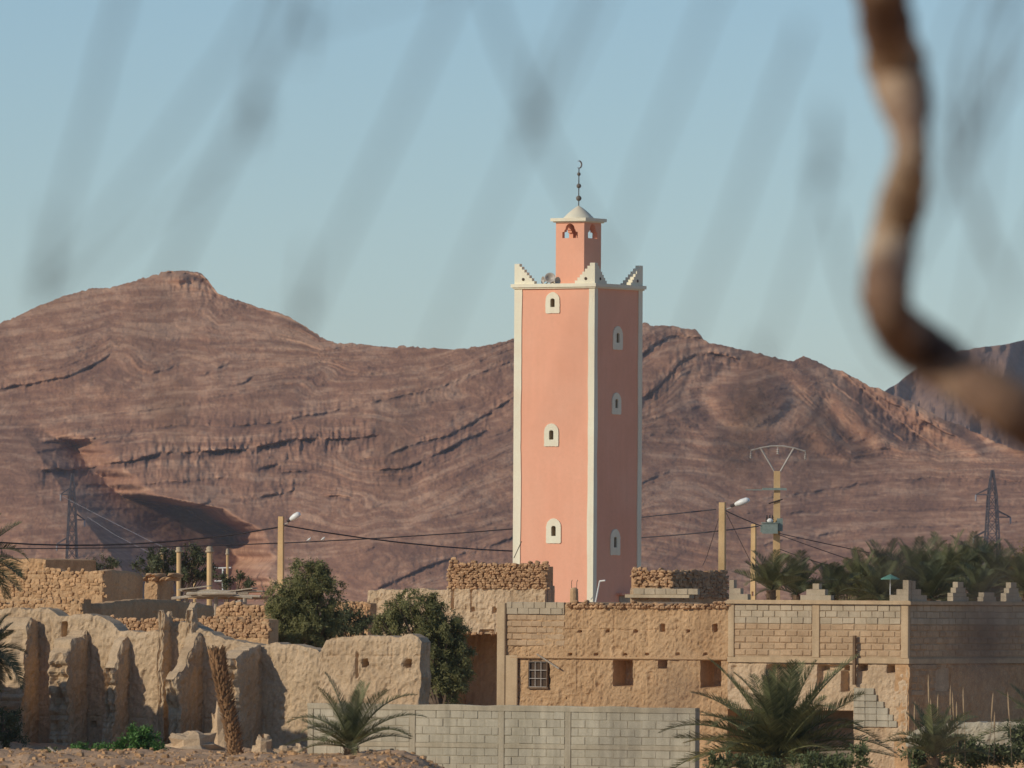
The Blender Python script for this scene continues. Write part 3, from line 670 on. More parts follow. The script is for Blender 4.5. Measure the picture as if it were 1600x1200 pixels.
    # horn loudspeakers on the terrace
    def horn(px,py,yl,dr,lab,sc):
        x,z=f.xz(px,py,yl); loc=f.o+f.u*x+f.w*yl+Vector((0,0,0)); loc.z=zc+f.o.z
        q=root('loudspeaker',lab,'loudspeaker',loc,0,'horn loudspeakers on the minaret terrace')
        d=Vector(dr).normalized(); a_=d.orthogonal().normalized(); b_=d.cross(a_); c=Vector((0,0,z-zc)); m2=MB(); N=18; v=[];fa=[]
        prof=[(-.30,.05),(-.16,.055),(-.14,.03),(-.02,.05),(.05,.09),(.10,.15),(.13,.19),(.135,.18),(.09,.13),(.03,.06),(.02,.005)]
        for (t,rd) in prof:
            for k in range(N):
                th=2*math.pi*k/N; v.append(tuple(c+(d*t+(a_*math.cos(th)+b_*math.sin(th))*rd)*sc))
        for i in range(len(prof)-1):
            for k in range(N): fa.append((i*N+k,i*N+(k+1)%N,(i+1)*N+(k+1)%N,(i+1)*N+k))
        fa.append(tuple(range(N))); m2.add(v,fa); m2.build('horn',MATS['speaker_grey'],q,True)
        m2=MB(); m2.tube([c-d*.15*sc,c-d*.15*sc+Vector((0,0,-.06)),(0,0,0)],.018,6); m2.build('bracket',MATS['iron'],q)
    horn(860,436,.30,(-.15,-1,.35),'large grey horn loudspeaker facing out on the minaret terrace',1.0)
    horn(852,438,.45,(-1,-.5,.05),'small grey horn loudspeaker turned sideways beside the larger horns',.72)
    horn(868,439,.22,(.75,-.75,-.05),'grey horn loudspeaker pointing down and right next to the lantern',.78)
minaret()
# ------------------------------------------------------------------ block helpers
def block_mesh(name,w,h,d,mat,ch=.012,seed=0):
    mb=MB(); mb.box(0,w,0,d,0,h,ch); rr=random.Random(seed)
    v=[(p[0]+rr.uniform(-.005,.005),p[1]+rr.uniform(-.008,.006),p[2]+rr.uniform(-.005,.005)) for p in mb.v]
    return mesh(name,v,mb.f,mat)
def lay(parent,meshes,x0,x1,z0,rows,bw,bh,y,name='concrete_block',gap=.012,ang=0.0,org=(0,0),skip=None,seed=0,off=.5,pry=.014):
    """courses of blocks, each an object of its own"""
    rr=random.Random(seed); ca,sa=math.cos(ang),math.sin(ang)
    for r_ in range(rows):
        x=x0-(bw*off if r_%2 else 0)
        while x<x1-.02:
            a=max(x,x0); b=min(x+bw,x1)-gap; z=z0+r_*bh
            if b-a>.05 and not (skip and skip((a+b)/2,z+bh/2)):
                yy=y+rr.uniform(-pry,pry*.4)
                o=obj(name,rr.choice(meshes),None,parent,(org[0]+ca*a-sa*yy,org[1]+sa*a+ca*yy,z+gap*.5+rr.uniform(-.004,.004)),(0,rr.uniform(-.006,.006),ang),((b-a)/bw,1,(bh-gap)/bh))
            x+=bw
# ------------------------------------------------------------------ front breeze-block garden wall
def block_wall():
    f=Frame(1087,242); r=f.root('block_garden_wall','long grey breeze block garden wall with concrete posts in front of the ruin','wall')
    xl=f.xz(481,1105)[0]; zt=f.xz(1000,1105)[1]; zb=-1.5
    mb=MB(); mb.box(xl,0,.010,.19,zb,zt-.03); mb.build('mortar_core',MATS['mortar'],r)
    bm=[block_mesh('concrete_block',.41,.205,.10,MATS['block_cement'],seed=k) for k in range(4)]
    bh=.205; beam=.14
    zmid=zt-beam-4*bh-.115
    xc=[xl,f.xz(640,1140)[0],f.xz(779,1140)[0],f.xz(883,1140)[0],-.13]
    mb=MB(); 
    for i in range(len(xc)):
        w=.17 if i<4 else .15
        m2=MB(); m2.box(xc[i],xc[i]+w,-.014,.2,zb,zt-beam-.002,.01); m2.build('post',MATS['cement_beam'],r)
    j=[0,.012,-.008,.015]
    for i in range(4):
        a,b=xc[i]+(.17),xc[i+1]
        lay(r,bm,a+.01,b-.005,zmid+.118,4,.41,bh,-.0,seed=i*3,gap=.009,pry=.01)
        lay(r,bm,a+.01,b-.005,zmid-5*bh,5,.41,bh,-.0,seed=i*3+50,gap=.009,pry=.01)
        m2=MB(); m2.box(a+.002,b-.002,-.012,.19,zmid,zmid+.115,.01); m2.build('tie_beam',MATS['cement_beam'],r)
    # the cap: slightly uneven cast
    X=np.linspace(xl,.02,70); up=.012*fbm(X*1.3,X*0,4,2); m2=MB(); v=[];fa=[]
    for x,u in zip(X,up): v+=[(x,-.020,zt-beam),(x,-.024+u*.4,zt+u-.02),(x,-.01,zt+u),(x,.2,zt+u),(x,.2,zt-beam)]
    for k in range(len(X)-1):
        o=5*k; fa+=[(o+i,o+5+i,o+5+(i+1)%5,o+(i+1)%5) for i in range(5)]
    fa+=[(0,1,2,3,4),tuple(5*(len(X)-1)+i for i in (4,3,2,1,0))]; m2.add(v,fa); m2.build('cap_beam',MATS['cement_beam'],r)
block_wall()
# ------------------------------------------------------------------ the two houses behind it
def houses():
    f=Frame(1420,300); bw=.41; bh=.2
    zt=f.xz(1300,938)[1]; xs=f.xz(1138,950)[0]; xl=f.xz(778,950)[0]; xe=f.xz(882,950)[0]
    zbeam0=f.xz(1100,1034)[1]; zbeam1=f.xz(1100,1026)[1]; zb=-1.6
    # --- right: roof-terrace house of blocks
    r=f.root('terrace_house','two storey house of grey blocks and mud bricks with stepped roof merlons','house')
    bg=[block_mesh('concrete_block',bw,bh,.12,MATS['block_grey'],seed=10+k) for k in range(4)]
    bmu=[block_mesh('mud_block',bw,bh,.12,MATS['block_mud'],ch=.03,seed=20+k) for k in range(5)]
    D=9.0
    mb=MB(); mb.box(xs+.02,-.02,.022,D,zbeam0,zt-.12); mb.build('core_wall',MATS['mortar_tan'],r)
    colx=f.xz(1275,980)[0]
    # columns
    for a,b in ((xs,xs+.22),(colx-.13,colx+.13),(-.26,0.0)):
        m2=MB(); m2.box(a,b,-.025,.10,zbeam1+.001,zt-.122,.015); m2.build('column',MATS['concrete_tan'],r)
    nb=8; top=zt-.13
    for (a,b,sd) in ((xs+.23,colx-.14,1),(colx+.14,-.27,2)):
        lay(r,bg,a,b,top-3*bh,3,bw,bh,0,seed=sd,gap=.014)
        rows=int((top-3*bh-zbeam1)/bh)
        lay(r,bmu,a,b,top-3*bh-rows*bh,rows,bw,bh,.005,name='mud_block',seed=sd+9,gap=.014,pry=.02)
    # shaded right-hand face along local y (x=0 plane)
    lay(r,bg,.12,D,top-3*bh,3,bw,bh,0,seed=31,ang=math.pi/2,org=(0,0),gap=.014)
    rows=int((top-3*bh-zbeam1)/bh)
    lay(r,bmu,.12,D,top-3*bh-rows*bh,rows,bw,bh,.005,name='mud_block',seed=33,ang=math.pi/2,org=(0,0),gap=.014,pry=.02)
    # note: ang=90deg turns a front (-y) into +x
    m2=MB(); m2.box(xs,.05,-.05,.12,zbeam0,zbeam1); m2.box(-.12,.045,.12,D,zbeam0,zbeam1-.003); m2.build('ring_beam',MATS['concrete_tan'],r)
    m2=MB(); m2.box(xs-.05,.12,-.10,D,zt-.12,zt-.03); m2.box(xs-.02,.08,-.06,D,zt-.03,zt); m2.build('roof_cornice',MATS['concrete_tan'],r)
    # lower storey: rammed earth with niches and an infill
    H=lambda px0,px1,py0,py1,dp:(f.xz(px0,py1)[0],f.xz(px1,py1)[0],f.xz(px0,py1)[1],f.xz(px0,py0)[1],dp)
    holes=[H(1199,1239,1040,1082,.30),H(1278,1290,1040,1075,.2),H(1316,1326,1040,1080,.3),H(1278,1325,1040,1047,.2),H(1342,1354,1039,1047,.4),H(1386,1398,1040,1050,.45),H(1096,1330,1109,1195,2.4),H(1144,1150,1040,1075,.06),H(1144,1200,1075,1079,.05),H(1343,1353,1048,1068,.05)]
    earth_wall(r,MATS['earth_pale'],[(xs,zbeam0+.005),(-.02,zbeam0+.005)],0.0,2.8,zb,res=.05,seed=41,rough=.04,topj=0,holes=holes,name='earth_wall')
    a,b,c,e,_=H(1096,1330,1109,1195,0); m2=MB(); m2.box(a-.3,b+.3,2.15,2.3,c-.1,e+.1); m2.build('recess_shade_panel',MATS['recess_shade'],r)  # panel added at the back, its dark colour supplies the recess shade
    # pale block behind the first niche
    a,b,c,e,_=H(1216,1238,1047,1082,0); m2=MB(); m2.box(a,b,.13,.35,c,e,.01); m2.build('niche_block',MATS['mortar_tan'],r)
    # stepped block infill by the corner
    bi=[block_mesh('infill_block',bw,bh,.12,MATS['block_cement'],seed=60+k) for k in range(3)]
    a=f.xz(1335,1100)[0]; zi=f.xz(1340,1075)[1]
    for k in range(6):
        b=f.xz(1367+[0,7,15,22,30,36][k],1100)[0]; lay(r,bi,a,b,zi-(k+1)*bh,1,bw,bh,-.05,name='infill_block',seed=70+k,off=0)
    # lower shaded face
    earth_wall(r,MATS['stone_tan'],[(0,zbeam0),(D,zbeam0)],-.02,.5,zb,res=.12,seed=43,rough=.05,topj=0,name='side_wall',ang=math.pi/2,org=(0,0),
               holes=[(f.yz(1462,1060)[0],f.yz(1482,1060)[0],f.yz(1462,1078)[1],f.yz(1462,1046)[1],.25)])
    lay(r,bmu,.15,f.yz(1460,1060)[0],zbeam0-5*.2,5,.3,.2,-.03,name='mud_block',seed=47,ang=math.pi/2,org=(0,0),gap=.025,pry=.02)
    # timber leaning at the corner bay
    a,_=f.xz(1338,1030); m2=MB(); m2.box(a-.045,a+.045,-.16,-.07,f.xz(1338,1070)[1],f.xz(1338,993)[1]); m2.build('upright_timber',MATS['wood'],r)
    # stepped merlons
    def merl(px,side,kind='full',w=.42,name='roof_merlon'):
        m2=MB()
        sp={'full':[(-.54,.54,.0,.16),(-.33,.33,.16,.34),(-.11,.11,.34,.52)],'right':[(0,.66,0,.18),(0,.40,.18,.36),(0,.16,.36,.62)],'left':[(-.66,0,0,.18),(-.42,0,.18,.36),(-.2,0,.36,.64)],'slim':[(-.36,.36,0,.14),(-.36,.26,.14,.26),(-.22,.22,.26,.42),(-.13,.13,.42,.60)],'stub':[(-.3,.3,0,.14),(-.26,.22,.14,.28)]}[kind]
        c=f.xz(px,938)[0] if side=='f' else f.yz(px,943)[0]
        for i,(a,b,z0,z1) in enumerate(sp):
            s=1.0; y0,y1=-.03+.004*i,.17-.004*i
            if side=='f': m2.box(c+a,c+b,y0,y1,zt+z0+.0005,zt+z1-.006)
            else: m2.box(-.17+.004*i,.03-.004*i,c+a*1.4,c+b*1.4,zt+z0+.0005,zt+z1-.006)
        m2.build(name,MATS['block_grey'],r)
    merl(1140,'f','right'); merl(1275,'f'); merl(1420,'f','left'); merl(1424,'s','right'); merl(1500,'s','slim'); merl(1545,'s','stub'); merl(1583,'s','slim')
    # --- left: old rammed-earth house
    g=f.root('rammed_earth_house','old tan rammed earth house front with barred window and two blind niches','house')
    zr=f.xz(1000,943)[1]; E=MATS['earth']
    holes=[H(957,986,1032,1071,.75),H(1095,1125,1032,1073,.75),H(1029,1041,1031,1044,.5),H(826,855,1033,1074,.14),H(1012,1019,1050,1072,.05)]
    for px in (905,948,992,1074): holes.append(H(px-2,px+3,985,988,.18))
    for px in (1034,1116): holes.append(H(px-3,px+3,976,987,.22))
    for px in (890,930,975,1010,1058,1100): holes.append(H(px-2,px+3,1021,1024,.15))
    zc1=f.xz(1000,984)[1]
    prof=[(xe,zr)]+[(xe+(xs-.02-xe)*k/8,zr+.03*math.sin(k*2.1)) for k in range(1,8)]+[(xs-.02,zr+.02)]
    earth_wall(g,E,prof,.02,2.7,zb,res=.035,seed=51,rough=.05,topj=.03,holes=[h for h in holes if h[0]>xe],courses=[zc1,f.xz(1000,1027)[1]-.06],name='earth_wall')
    zst=f.xz(1000,951)[1]
    stones(g,MATS['stone_red'],xe+.02,xs-.05,zst,prof,.0,.15,.09,seed=5,dep=.11)
    m2=MB(); m2.box(xl+.45,xs-.03,-.045,.05,zbeam0+.05,zbeam0+.12,.025); m2.build('floor_beam',MATS['earth'],g)
    # left bay: concrete post, two block courses, mud blocks
    m2=MB(); m2.box(xl,xl+.30,-.06,.5,zb,f.xz(790,942)[1],.02); m2.build('concrete_post',MATS['concrete_tan'],g)
    m2=MB(); m2.box(xl+.31,xl+.75,-.04,.0,zb,f.xz(800,1024)[1],.02); m2.build('concrete_post',MATS['concrete_tan'],g)
    lay(g,bg,xl+.32,xe-.01,f.xz(840,960)[1],2,bw,.19,.0,seed=80)
    ztb=f.xz(840,960)[1]
    earth_wall(g,MATS['earth'],[(xl+.3,ztb-.0),(xe+.05,ztb-.0)],.05,.5,zb,res=.05,seed=53,rough=.05,topj=0,holes=[H(826,855,1033,1074,.16)],name='earth_wall')
    lay(g,bmu,xl+.32,xe-.02,ztb-5*.2,5,.36,.2,.03,name='mud_block',seed=83,gap=.012,pry=.02)
    # barred window
    a,b,c,e,_=H(827,854,1034,1073,0); wn=MB(); wn.box(a,b,.06,.08,c,e); wo=wn.build('window_pane',MATS['opening_shade'],g)
    for k in range(4):
        x=a+(b-a)*k/3; m2=MB(); m2.box(x-.008,x+.008,.0,.016,c,e); m2.build('bar',MATS['speaker_grey'],wo)
    for k in range(4):
        z=c+(e-c)*k/3; m2=MB(); m2.box(a,b,-.012,-.001,z-.008,z+.008); m2.build('bar',MATS['speaker_grey'],wo)
    m2=MB(); m2.box(a-.035,a-.005,-.02,.08,c,e); m2.box(b+.005,b+.03,-.02,.08,c,e); m2.box(a-.06,b+.06,-.03,.08,c-.06,c-.005); m2.box(a-.04,b+.04,-.02,.08,e+.005,e+.04); m2.build('window_frame',MATS['wood'],g)
    # diagonal prop to the right of the window
    p0=f.xz(842,1022); p1=f.xz(876,1045); m2=MB(); m2.tube([(p0[0],-.12,p0[1]),(p1[0],-.10,p1[1])],.03,6); m2.build('spout_pole',MATS['wood_grey'],g)
    # flat roof behind the parapet, side wall
    m2=MB(); m2.box(xl+.05,xs-.03,.62,8.5,zr-.5,zr-.25); m2.build('roof',MATS['earth'],g)
    earth_wall(g,MATS['earth'],[(0,f.xz(790,942)[1]-.05),(7.5,f.xz(790,942)[1]-.1)],0,.4,zb,res=.12,seed=57,name='side_wall',ang=-math.pi/2,org=(xl+.06,8.0))
    # --- roof clutter in front of the minaret
    p=f.xz(897,936,1.2); loc=f.o+f.u*p[0]+f.w*1.2; loc.z=zr-.25
    q=root('roof_stub_column','short rough concrete stub with bare rebar on the earth roof before the minaret','column',loc,-f.t)
    m2=MB(); n=9; v=[]
    ht=f.xz(897,918,1.2)[1]-loc.z
    m2.lathe([(.13,0),(.135,ht*.5),(.125,ht*.93),(.06,ht)],10); m2.build('stub',MATS['earth'],q)
    for dx in (-.09,.09):
        m2=MB(); m2.tube([(dx,0,ht*.8),(dx*1.1,0,ht+.18),(dx*1.1+.03,0,ht+.24)],.009,5); m2.build('rebar',MATS['iron'],q)
    for px,pt_,lb in ((855,913,'shorter thin rebar rod rising from the roof before the pink wall'),(862,908,'taller thin rebar rod nearer the concrete stub on the roof')):
        p=f.xz(px,936,1.0); loc=f.o+f.u*p[0]+f.w*1.0; loc.z=zr-.25; ht=f.xz(px,pt_,1.0)[1]-loc.z
        q=MB().tube([(0,0,0),(.01,0,ht*.6),(-.01,0,ht)],.011,5).build('rebar_rod',MATS['iron'],None,loc=loc); tag(q,lb,'rod',group='rebar rods on the earth roof')
    p=f.xz(928,938,.8); loc=f.o+f.u*p[0]+f.w*.8; loc.z=zr-.25
    q=root('roof_lamp_arm','thin pale leaning pole with short lamp arm beside the minaret corner','lamp',loc,-f.t)
    e1=f.xz(937,908,.8); m2=MB(); m2.tube([(0,0,0),(e1[0]-p[0],0,e1[1]-loc.z)],.022,6); m2.build('pole',MATS['lamp_white'],q)
    m2=MB(); m2.tube([(e1[0]-p[0],0,e1[1]-loc.z),(e1[0]-p[0]+.2,0,e1[1]-loc.z+.02)],.025,6); m2.build('lamp_head',MATS['lamp_white'],q)
houses()
# ------------------------------------------------------------------ walls beside the minaret
def back_walls():
    f=Frame(803,322)
    r=f.root('old_mud_wall','weathered mud wall topped with reddish rubble stones left of the minaret','wall')
    xa=f.xz(574,930)[0]; xm=f.xz(697,930)[0]; z0=f.xz(600,922)[1]; z1=f.xz(740,920)[1]; z2=f.xz(740,880)[1]
    zlow=f.xz(740,990)[1]; xp=f.xz(640,990)[0]
    earth_wall(r,MATS['earth_pale'],[(xa,z0),(xm,z0+.05),(xm+.02,z1+.1),(1.2,z1+.1)],0,.6,zlow,res=.05,seed=61,rough=.06,topj=.03,courses=[f.xz(740,953)[1]],name='wall_face',
       holes=[(f.xz(706,930)[0],f.xz(709,930)[0],f.xz(706,955)[1],z1,.12),(f.xz(735,930)[0],f.xz(737,930)[0],f.xz(736,950)[1],z1,.08),(f.xz(736,951)[0],f.xz(741,951)[0],f.xz(736,956)[1],f.xz(736,949)[1],.2),(f.xz(770,951)[0],f.xz(774,951)[0],f.xz(772,957)[1],f.xz(772,950)[1],.2),(f.xz(750,986)[0],f.xz(770,986)[0],f.xz(772,990)[1],f.xz(772,985)[1],.2)])
    prof=[(xm,f.xz(700,885)[1]),(xm+.3,f.xz(705,875)[1]),(xm+.9,f.xz(730,880)[1]),(xm+1.6,z2-.02),(1.2,z2+.02)]
    mb=MB(); mb.box(xm+.05,1.2,.05,.5,z1,z2-.1); mb.build('rubble_core',MATS['stone_tan'],r)
    stones(r,MATS['stone_red'],xm,1.2,z1,prof,.0,.16,.085,seed=7,dep=.08,jit=.9)
    earth_wall(r,MATS['earth_pale'],[(xa,zlow-.003),(xp,zlow-.003)],0,.6,-.5,res=.08,seed=62,rough=.05,topj=0,name='pier')
    stones(r,MATS['stone_red'],xp,f.xz(790,990)[0],zlow-.05,[(xp,zlow+.03),(1,zlow+.03)],.05,.16,.08,seed=17,dep=.10,jit=.9,drop=.3,name='broken_edge_stones')
    q=root('shaded_room_wall','plain reddish mud room wall in deep shade under the broken wall','wall',f.o,-f.t)
    earth_wall(q,MATS['concrete_tan'],[(xa,zlow+.6),(3.5,zlow+.6)],3.6,.5,-.6,res=.09,seed=65,rough=.04,name='wall_face')
    earth_wall(q,MATS['concrete_tan'],[(0,zlow+.4),(3.0,zlow+.4)],0,.4,-.6,res=.12,seed=66,rough=.04,name='side_wall',ang=math.pi/2,org=(xp,.65))
    m2=MB(); m2.box(xa,3.4,.62,4.9,zlow+.25,zlow+.45); m2.build('roof',MATS['earth'],q)
    # the rubble stone hut right of the minaret
    f3=Frame(1048,318)
    h=f3.root('rubble_stone_hut','low rubble stone hut with a dark shaded side right of the minaret','hut')
    xa=f3.xz(985,920)[0]; zt=f3.xz(1020,890)[1]; zb=1.5
    zl=f3.xz(1020,918)[1]; D=f3.yz(1134,900)[0]
    mb=MB(); mb.box(xa,0,.06,D,zb,zt-.06); mb.build('core',MATS['stone_tan'],h)
    stones(h,MATS['stone_red'],xa,0.0,zl+.02,[(xa,zt),(0,zt+.04)],.02,.17,.10,seed=11,dep=.09,jit=.9,drop=.08)
    stones(h,MATS['stone_red'],0,D,zl-.35,[(0,zt),(D,zt-.05)],.02,.22,.11,seed=12,dep=.09,ang=math.pi/2,org=(0,0),jit=.8)
    z3=f3.xz(1020,934)[1]
    earth_wall(h,MATS['block_mud'],[(xa,zl),(0,zl)],-.02,.2,zb,res=.06,seed=69,rough=.03,topj=.01,name='plaster_face')
    m2=MB(); m2.box(xa,f3.xz(1110,925)[0]*.0+.9,-.35,-.03,f3.xz(1020,934)[1],f3.xz(1020,929)[1]); m2.build('lintel_beam',MATS['concrete'],h)
    bl=[block_mesh('concrete_block',.41,.2,.14,MATS['block_grey'],seed=90+k) for k in range(3)]
    lay(h,bl,xa+.3,1.2,f3.xz(1020,929)[1]+.0,1,.41,.17,-.3,seed=91)
    # cable junctions far behind: small bushes are elsewhere
back_walls()
# ------------------------------------------------------------------ the ruined kasbah at left
def ruins():
    f=Frame(250,258); E=MATS['earth_pale']; zb=-.6
    pxz=lambda px,py,y=0.0:f.xz(px,py,y)
    r=f.root('ruined_mud_house','roofless ruined mud house front with ragged projecting cross walls','ruin')
    top=[(-60,946),(0,950),(40,953),(60,950),(80,957),(100,962),(118,958),(150,962),(172,970),(185,984),(215,986),(245,984),(262,975),(272,970),(296,971),(310,980),(330,990),(350,1000),(385,1003),(400,1004),(420,1006),(450,1007),(480,1012),(500,1020)]
    prof=[pxz(*t) for t in top]
    earth_wall(r,E,prof,0,.55,zb,res=.045,seed=101,rough=.048,topj=.05,courses=[pxz(250,1122)[1]],name='back_wall',
        holes=[(pxz(120,1130)[0],pxz(128,1130)[0],pxz(120,1134)[1],pxz(120,1128)[1],.2),(pxz(142,1130)[0],pxz(150,1130)[0],pxz(142,1134)[1],pxz(142,1128)[1],.2),(pxz(96,985)[0],pxz(104,985)[0],pxz(96,994)[1],pxz(96,972)[1],.25)])
    def fin(xr,wpx,p,pt_end,pt_back,seed,mid=None,zbp=None,rag=.05):
        """cross wall standing out from the back wall towards the camera"""
        xe,ze=pxz(xr,pt_end,-p); x2,_=pxz(xr-wpx,pt_end,-p); th=xe-x2; zk=pxz(xr,pt_back,0)[1]
        # own axes: x runs outwards (-local y), thickness to the left; front faces +x local
        L=p+.1
        pr=[(0,zk)]+([(L*m[0],pxz(xr,m[1],-p*m[0])[1]) for m in mid] if mid else [])+[(L,ze)]
        # ang=-90: axis x -> -y ; front(-y) -> -x, so mirror by putting thickness to the left
        xs_=[q[0] for q in pr]; rev=[(L-q[0],q[1]) for q in reversed(pr)]
        earth_wall(r,E,rev,0,th,zb if zbp is None else zbp,res=.05,seed=seed,rough=.06,topj=.13,name='cross_wall',ang=math.pi/2,org=(xe,-p),rag=rag)
    fin(40,58,.65,982,966,111,[(.5,966)],rag=.12)
    fin(107,29,.95,1020,984,112,[(.35,990),(.6,1000)],rag=.17)
    fin(176,15,.8,1036,1000,113,[(.4,1004),(.75,1022)],rag=.16)
    fin(256,9,.35,958,956,115,rag=.02)
    fin(279,17,1.15,1060,985,116,[(.3,1004),(.6,1030)],rag=.12)
    fin(301,13,.18,950,946,118,rag=.05)
    fin(376,27,1.05,1020,1003,117,[(.3,1006),(.65,1008)],rag=.18)
    # fallen chunks at the foot
    # unseen broken wall, added beyond the left edge to shade the ruin's foot
    nb=root('added_shade_wall','high broken mud wall added out of view to shade the ruin foot','wall',(-17.2,262,0),0)
    earth_wall(nb,E,[(0,2.3),(2.0,2.8),(4.2,3.4),(5.6,3.6),(6.4,4.4),(8.8,5.1),(10.2,5.9),(11.0,5.7),(13.5,6.9),(15.0,7.2),(15.5,3.6),(16.5,2.5)],0,.7,-.5,res=.12,seed=171,rough=.07,topj=.16,name='wall_face',ang=-math.pi/2,org=(0,0),rag=.1)
    def chunk(px,py,Y,w,h,seed,lab,pt=0):
        c=P(px,py,Y); rr=random.Random(seed); n=10; mb=MB(); nt_=7; v=[]
        for i in range(nt_):
            a=math.pi/2*i/(nt_-1)
            for k in range(n):
                b=2*math.pi*k/n; s=1+rr.uniform(-.22,.22); v.append((w*.5*math.cos(a)**.6*math.cos(b)*s,w*.4*math.cos(a)**.6*math.sin(b)*s,h*math.sin(a)*s-(.1 if i==0 else 0)))
        fa=[]
        for i in range(nt_-1):
            for k in range(n): fa.append((i*n+k,i*n+(k+1)%n,(i+1)*n+(k+1)%n,(i+1)*n+k))
        mb.add(v,fa); o=mb.build('mud_chunk',E,None,loc=(c.x,c.y,c.z)); tag(o,lab,'rubble',group='fallen mud chunks')
    chunk(300,1180,247,1.55,.55,1,'long low fallen mud lump between the green weeds and the dead palm trunk')
    chunk(412,1183,246,.52,.5,2,'pointed pale mud lump just right of the dead palm trunk')
    chunk(445,1183,243,.6,.25,3,'low broken mud lump between the pointed lump and the garden wall')
    chunk(468,1185,243,.45,.32,4,'small mud lump against the left end of the garden wall')
    chunk(345,1165,250,.55,1.1,5,'upright eroded mud stump directly behind the dead palm trunk')
    # tower-like block of the same ruin, nearer the trees
    f2=Frame(655,252)
    g=f2.root('mud_room_block','thick mud room wall with two round holes behind the small palm','wall')
    x0=f2.xz(508,1000)[0]; pt=[(500,1018),(508,1002),(520,995),(560,993),(600,996),(640,993),(652,996),(656,1004)]
    hl=lambda px,py,w,h,d:(f2.xz(px-w,py)[0],f2.xz(px+w,py)[0],f2.xz(px,py+h)[1],f2.xz(px,py-h)[1],d,1)
    earth_wall(g,MATS['earth_pale'],[f2.xz(*t) for t in pt],0,.5,-.5,res=.04,seed=121,rough=.05,topj=.04,rag=.04,name='wall_face',courses=[f2.xz(600,1025)[1]],
        holes=[hl(571,1036,5,5,.35),hl(636,1037,6,6,.35),(f2.xz(556,1000)[0],f2.xz(559,1000)[0],f2.xz(556,1060)[1],f2.xz(556,1020)[1],.10)])
    # walls standing behind
    def plain(px0,px1,pys,Y,lab,mat,thick=.5,res=.06,seed=0,st=None,zb_=0.0,name='old_wall',rough=.05,pxo=None,side=None,sidemat=None):
        fr=Frame(px1,Y); q=fr.root(name,lab,'wall')
        n=len(pys); pr=[]
        for k in range(n):
            px=px0+(px1-px0)*k/(n-1); pr.append(fr.xz(px,pys[k]))
        earth_wall(q,MATS[mat],pr,0,thick,zb_,res=res,seed=seed,rough=rough,topj=.03,name='wall_face')
        if st:
            m_,frac,sx,sz=st; zt_=min(p[1] for p in pr); zl=fr.xz(px1,frac)[1]
            stones(q,MATS[m_],pr[0][0],-.02,zl,pr,.02 if m_=='stone_tan' else .0,sx,sz,seed=seed,dep=.04 if m_=='stone_tan' else .05,jit=.8)
        if side:
            px2,ys=side; D=fr.yz(px2,ys[0])[0]; pr2=[(D*k/(len(ys)-1),fr.yz(px1+(px2-px1)*k/(len(ys)-1),ys[k])[1]) for k in range(len(ys))]
            earth_wall(q,MATS[sidemat or mat],pr2,0,.4,zb_,res=.08,seed=seed+5,rough=.03,topj=.02,name='side_wall',ang=math.pi/2,org=(-.01,0.01))
        return fr,q
    plain(-30,126,[942,942,941,938,934,937,938],276,'low stone wall corner with its right side in shade above the ruin','earth',seed=131,st=('stone_tan',972,.14,.08),side=(336,[940,944,938,936,937,941,946]))
    plain(120,420,[966,966,967,970,966,968,966,965,966,967],270,'rubble stone wall running behind the ruin towards the big pepper tree','earth',seed=133,st=('stone_red',996,.15,.09))
    plain(-40,160,[896,895,893,892,893,893],300,'flat roofed stone building corner under the left pylon','earth',seed=135,st=('stone_tan',934,.17,.10),side=(224,[892,891,892,898]),zb_=1.0)
    plain(-60,70,[872,874,873,874],322,'dark short stretch of wall above the stone building at far left','stone_tan',seed=137,zb_=2.0,thick=3)
    plain(336,440,[946,944,946,945],285,'low rubble terrace wall left of the big pepper tree','stone_tan',seed=139,st=('stone_red',962,.16,.09),zb_=1.0)
    plain(520,574,[944,940,942],300,'low reddish rubble wall between the two pepper trees','stone_tan',seed=141,st=('stone_red',965,.15,.09),zb_=.5)
    # chimney-like ruin with stones on top
    fr,q=plain(226,246,[908,906,907],304,'small ruined roof hut with stones piled on its top','earth',seed=143,side=(272,[905,904,906]),zb_=2.5,name='roof_hut')
    stones(q,MATS['stone_tan'],fr.xz(222,905)[0],.5,fr.xz(240,908)[1],[(-2,fr.xz(240,899)[1]),(1,fr.xz(240,899)[1])],.1,.22,.10,seed=8,dep=.25)
    # brushwood roof of poles and planks
    fs=Frame(345,292); q=fs.root('pole_shed_roof','collapsed shed roof of grey poles and planks left of the big pepper tree','shed')
    z0=fs.xz(340,930)[1]; rr=random.Random(9)
    xa,xb=fs.xz(262,925)[0],fs.xz(412,925)[0]
    for k in range(9):
        y=rr.uniform(-.5,2.2); za=z0+rr.uniform(-.06,.12); m2=MB(); a=xa+rr.uniform(0,1.5); b=min(a+rr.uniform(1.2,2.6),xb)
        m2.tube([(a,y,za+rr.uniform(-.05,.08)),((a+b)/2,y+rr.uniform(-.1,.1),za+.04),(b,y+rr.uniform(-.2,.2),za+rr.uniform(-.10,.05))],[.05,.045,.035],6); m2.build('pole',MATS['wood_grey'],q)
    for k in range(5):
        a=xa+rr.uniform(.2,2.4); m2=MB(); m2.box(0,rr.uniform(.6,1.3),0,.25,0,.035); m2.build('plank',MATS['wood_grey'],q,loc=(a,rr.uniform(-.2,1.2),z0+.06+.05*k*.4),rot=(rr.uniform(-.1,.1),rr.uniform(-.12,.12),rr.uniform(-.3,.3)))
    for px in (283,330,375): 
        x=fs.xz(px,940)[0]; m2=MB(); m2.tube([(x,.2,z0-2.5),(x+.05,.2,z0)],.06,6); m2.build('prop_post',MATS['wood_grey'],q)
